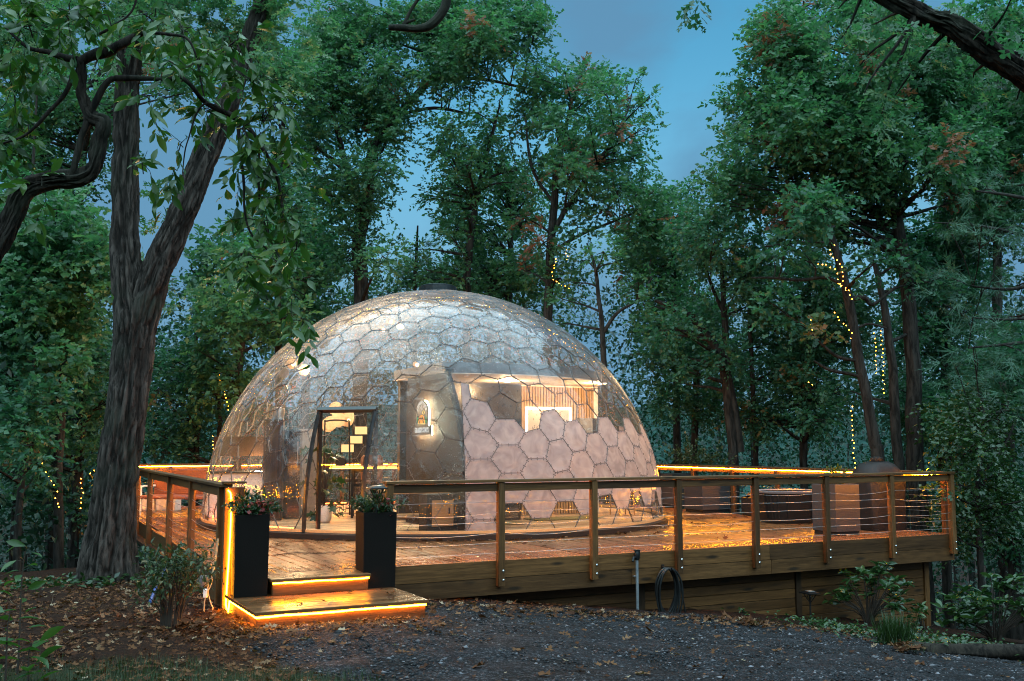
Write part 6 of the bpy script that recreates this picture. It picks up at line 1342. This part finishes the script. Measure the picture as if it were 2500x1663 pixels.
# ------------------------------------------------------------------ fallen leaves, twigs, stones, grass
def scatter_leaves(n, fx, size, zoff=.012, tone=None):
    P = np.array(fx(n)); n = len(P); P[:, 2] += zoff
    nn = np.tile([0, 0, 1.0], (n, 1)) + rng.normal(0, .28, (n, 3)); D = rand_dir(n) * [1, 1, .18]
    return P, D, nn, size * rng.uniform(.6, 1.25, n), (np.clip(rng.normal(.45, .25, n), 0, 1) if tone is None else tone(n))
def mulch(n):
    x = rng.uniform(-8.5, 1.0, n); y = 6.5 + 9.5 * rng.random(n) ** 1.2; a, b = AB(x, y); k = (gravel_mask(x, y) < .5) & ((b < .1) | (a < -2.0)); x, y = x[k], y[k]; return np.column_stack([x, y, ground_z(x, y)])
def gravel_edge(n):
    a = rng.uniform(-2.4, 9.5, n); b = -.35 - np.abs(rng.normal(0, .55, n)); b = np.where(a < 0, b - 1.35, b) + np.interp(a, [0, 5, 6.3, 7.5, 9, 12], [0.0, -0.2, -1.2, -2.0, -2.6, -4.0]); P = np.array([W(p, q) for p, q in zip(a, b)]); P[:, 2] = ground_z(P[:, 0], P[:, 1]); return P
def gravel_all(n):
    x = rng.uniform(-3, 8, n); y = rng.uniform(7, 15, n); a, b = AB(x, y); k = gravel_mask(x, y) > .6; x, y = x[k], y[k]; return np.column_stack([x, y, ground_z(x, y)])
Q = [scatter_leaves(15000, mulch, .075), scatter_leaves(1500, gravel_edge, .085, .015), scatter_leaves(700, gravel_all, .06, .012)]
A = [np.concatenate(k) for k in zip(*Q)]; V, F, v = place_leaves('litter', *A); link('leaf_litter', fast_mesh('leaf_litter', V, F, M['litter'], {'v': v}), kind='stuff')
# pine straw and twigs in the mulch
P = mulch(9000); n = len(P); P[:, 2] += .012; V, F, v = place_leaves('blade', P, rand_dir(n) * [1, 1, .12], np.tile([0, 0, 1.0], (n, 1)), rng.uniform(.08, .22, n), np.clip(rng.normal(.4, .25, n), 0, 1)); link('pine_straw', fast_mesh('pine_straw', V, F, M['litter'], {'v': v}), kind='stuff')
# loose stones of the drive
P = np.vstack([gravel_all(30000)]); n = len(P); OV = np.array([(1, 0, 0), (-1, 0, 0), (0, 1, 0), (0, -1, 0), (0, 0, .7), (0, 0, -.5)]); OF = np.array([(0, 2, 4), (2, 1, 4), (1, 3, 4), (3, 0, 4), (2, 0, 5), (1, 2, 5), (3, 1, 5), (0, 3, 5)])
th = rng.uniform(0, 6.28, n); s = rng.lognormal(-4.45, .38, n); sx = s * rng.uniform(.8, 1.5, n); Vx = OV[None] * np.stack([sx, s, s * .7], 1)[:, None] + rng.normal(0, .22, (n, 6, 3)) * s[:, None, None]; c_, s_ = np.cos(th)[:, None], np.sin(th)[:, None]; Vx = np.stack([Vx[..., 0] * c_ - Vx[..., 1] * s_, Vx[..., 0] * s_ + Vx[..., 1] * c_, Vx[..., 2]], -1) + P[:, None]
def stone_mat():
    m, nt, out = new_mat('slate stones'); v = N(nt, 'ShaderNodeAttribute', attribute_name='v').outputs['Fac']; col = ramp(nt, v, [(0, (.008, .0078, .009)), (.6, (.024, .0228, .0265)), (1, (.17, .157, .172))]); bs = N(nt, 'ShaderNodeBsdfPrincipled', {'Base Color': col, 'Roughness': .6, 'Specular IOR Level': 0.25}); nt.links.new(bs.outputs[0], out.inputs[0]); return m
link('gravel', fast_mesh('gravel', Vx.reshape(-1, 3), (OF[None] + (np.arange(n) * 6)[:, None, None]).reshape(-1, 3), stone_mat(), {'v': np.repeat(rng.random(n) ** 1.6, 6)}), kind='stuff')
# grass at the lower left
n = 15000; x = rng.uniform(-6, 0.2, n); y = rng.uniform(6.6, 9.2, n); k = (fbm(np.stack([x * 1.4, y * 1.4, 0 * x], 1), 3, 2) - .42 + (8.6 - y) * .16 - np.clip(x + 1.2, 0, 3) * .35) > 0; x, y = x[k], y[k]; n = len(x); P = np.column_stack([x, y, ground_z(x, y)]); a = rng.uniform(0, 6.28, n); D = np.column_stack([np.cos(a) * .6, np.sin(a) * .6, np.ones(n)])
V, F, v = place_leaves('blade', P, D, np.column_stack([-np.cos(a), -np.sin(a), .4 * np.ones(n)]), rng.uniform(.06, .17, n), np.clip(rng.normal(.45, .22, n), 0, 1), .2); link('grass', fast_mesh('grass', V, F, M['grass'], {'v': v}), kind='stuff')
# single large fallen leaves: pieces of the ground and of the deck
lm = []
for k in range(8):
    V, F = TM['oak'] if k % 2 else TM['litter']; V = V * [1, 1, 1.0]; V = V - [0, .5, 0]; V[:, 2] += .22 * (V[:, 0] ** 2) * (1 + k % 3) + .12 * V[:, 1] ** 2 + .02 + rng.normal(0, .02, len(V)); lm.append(fast_mesh('leaf', V, F, M['litter'], {'v': np.full(len(V), (.10, .70, .3, .9, .5, .78, .2, .6)[k])}))
def drop_leaf(P, parent, size, rz=None):
    o = link('fallen_leaf', lm[rng.integers(8)], parent); Mx = Matrix.Translation([float(c) for c in P]); o.location = [float(c) for c in P]; o.scale = (size,) * 3; o.rotation_euler = (rng.normal(0, .25), rng.normal(0, .25), rng.uniform(0, 6.28)); return o
for (x, y) in [(925, 1505), (1065, 1497), (1180, 1500), (1290, 1462), (1262, 1500), (1305, 1512), (1420, 1505), (1400, 1530), (1330, 1545), (1250, 1560), (985, 1540), (870, 1560), (1100, 1540), (1450, 1475), (1560, 1510), (1610, 1540), (1700, 1490), (1790, 1500), (1880, 1475), (1960, 1505), (2050, 1520), (1480, 1556), (760, 1480), (700, 1475), (820, 1470), (650, 1500), (1020, 1440), (1120, 1425), (1660, 1470), (1500, 1455), (1230, 1440), (1340, 1430), (1840, 1455), (2120, 1535), (2180, 1520), (2140, 1500), (2010, 1490), (1950, 1475)]:
    drop_leaf(on_ground(x + rng.normal(0, 6), y, .012), ground, rng.uniform(.09, .17))
for k in range(150):
    P = (gravel_edge if k < 70 else mulch)(40)
    if len(P): P = P[rng.integers(len(P))]; P[2] += .02; drop_leaf(P, ground, rng.uniform(.09, .17))
for k in range(110):
    if k < 60:
        a = R(rng.uniform(-110, -20)); r = DR + .14 + abs(rng.normal(0, .10)); x, y = DC[0] + r * math.cos(a), DC[1] + r * math.sin(a); la, lb_ = AB(x, y)
    else: la, lb_ = rng.uniform(-1.2, 9.9), rng.uniform(.1, 4.5)
    x, y, _ = W(la, lb_)
    if math.hypot(x - DC[0], y - DC[1]) > DR + .15: drop_leaf((la, lb_, .006), deck, rng.uniform(.08, .15))
for k in range(10): drop_leaf((rng.uniform(-1.5, -.2), rng.uniform(-1.5, -.65), -.185), steps, rng.uniform(.07, .12))
# heap of dry leaves by the lower right gravel edge and beside the step
for (x, y, n, sp_) in ((2085, 1500, 26, .10), (1715, 1440, 24, .14), (450, 1450, 20, .10)):
    c = on_ground(x, y)
    for _ in range(n): q = c + rng.normal(0, sp_, 3) * [1, 1, 0]; q[2] = gz(q) + rng.uniform(.01, .10); drop_leaf(q, ground, rng.uniform(.12, .2))
tw = MB().tube(spline([W(-.9, 1.9, .012), W(-.6, 1.95, .02), W(-.3, 1.75, .015), W(.2, 1.8, .02), W(.6, 1.6, .012)], 4), .006, 5).build('fallen_twig', M['twig']); tag(tw, 'thin dark twig lying on the wet deck behind the left railing', 'twig')
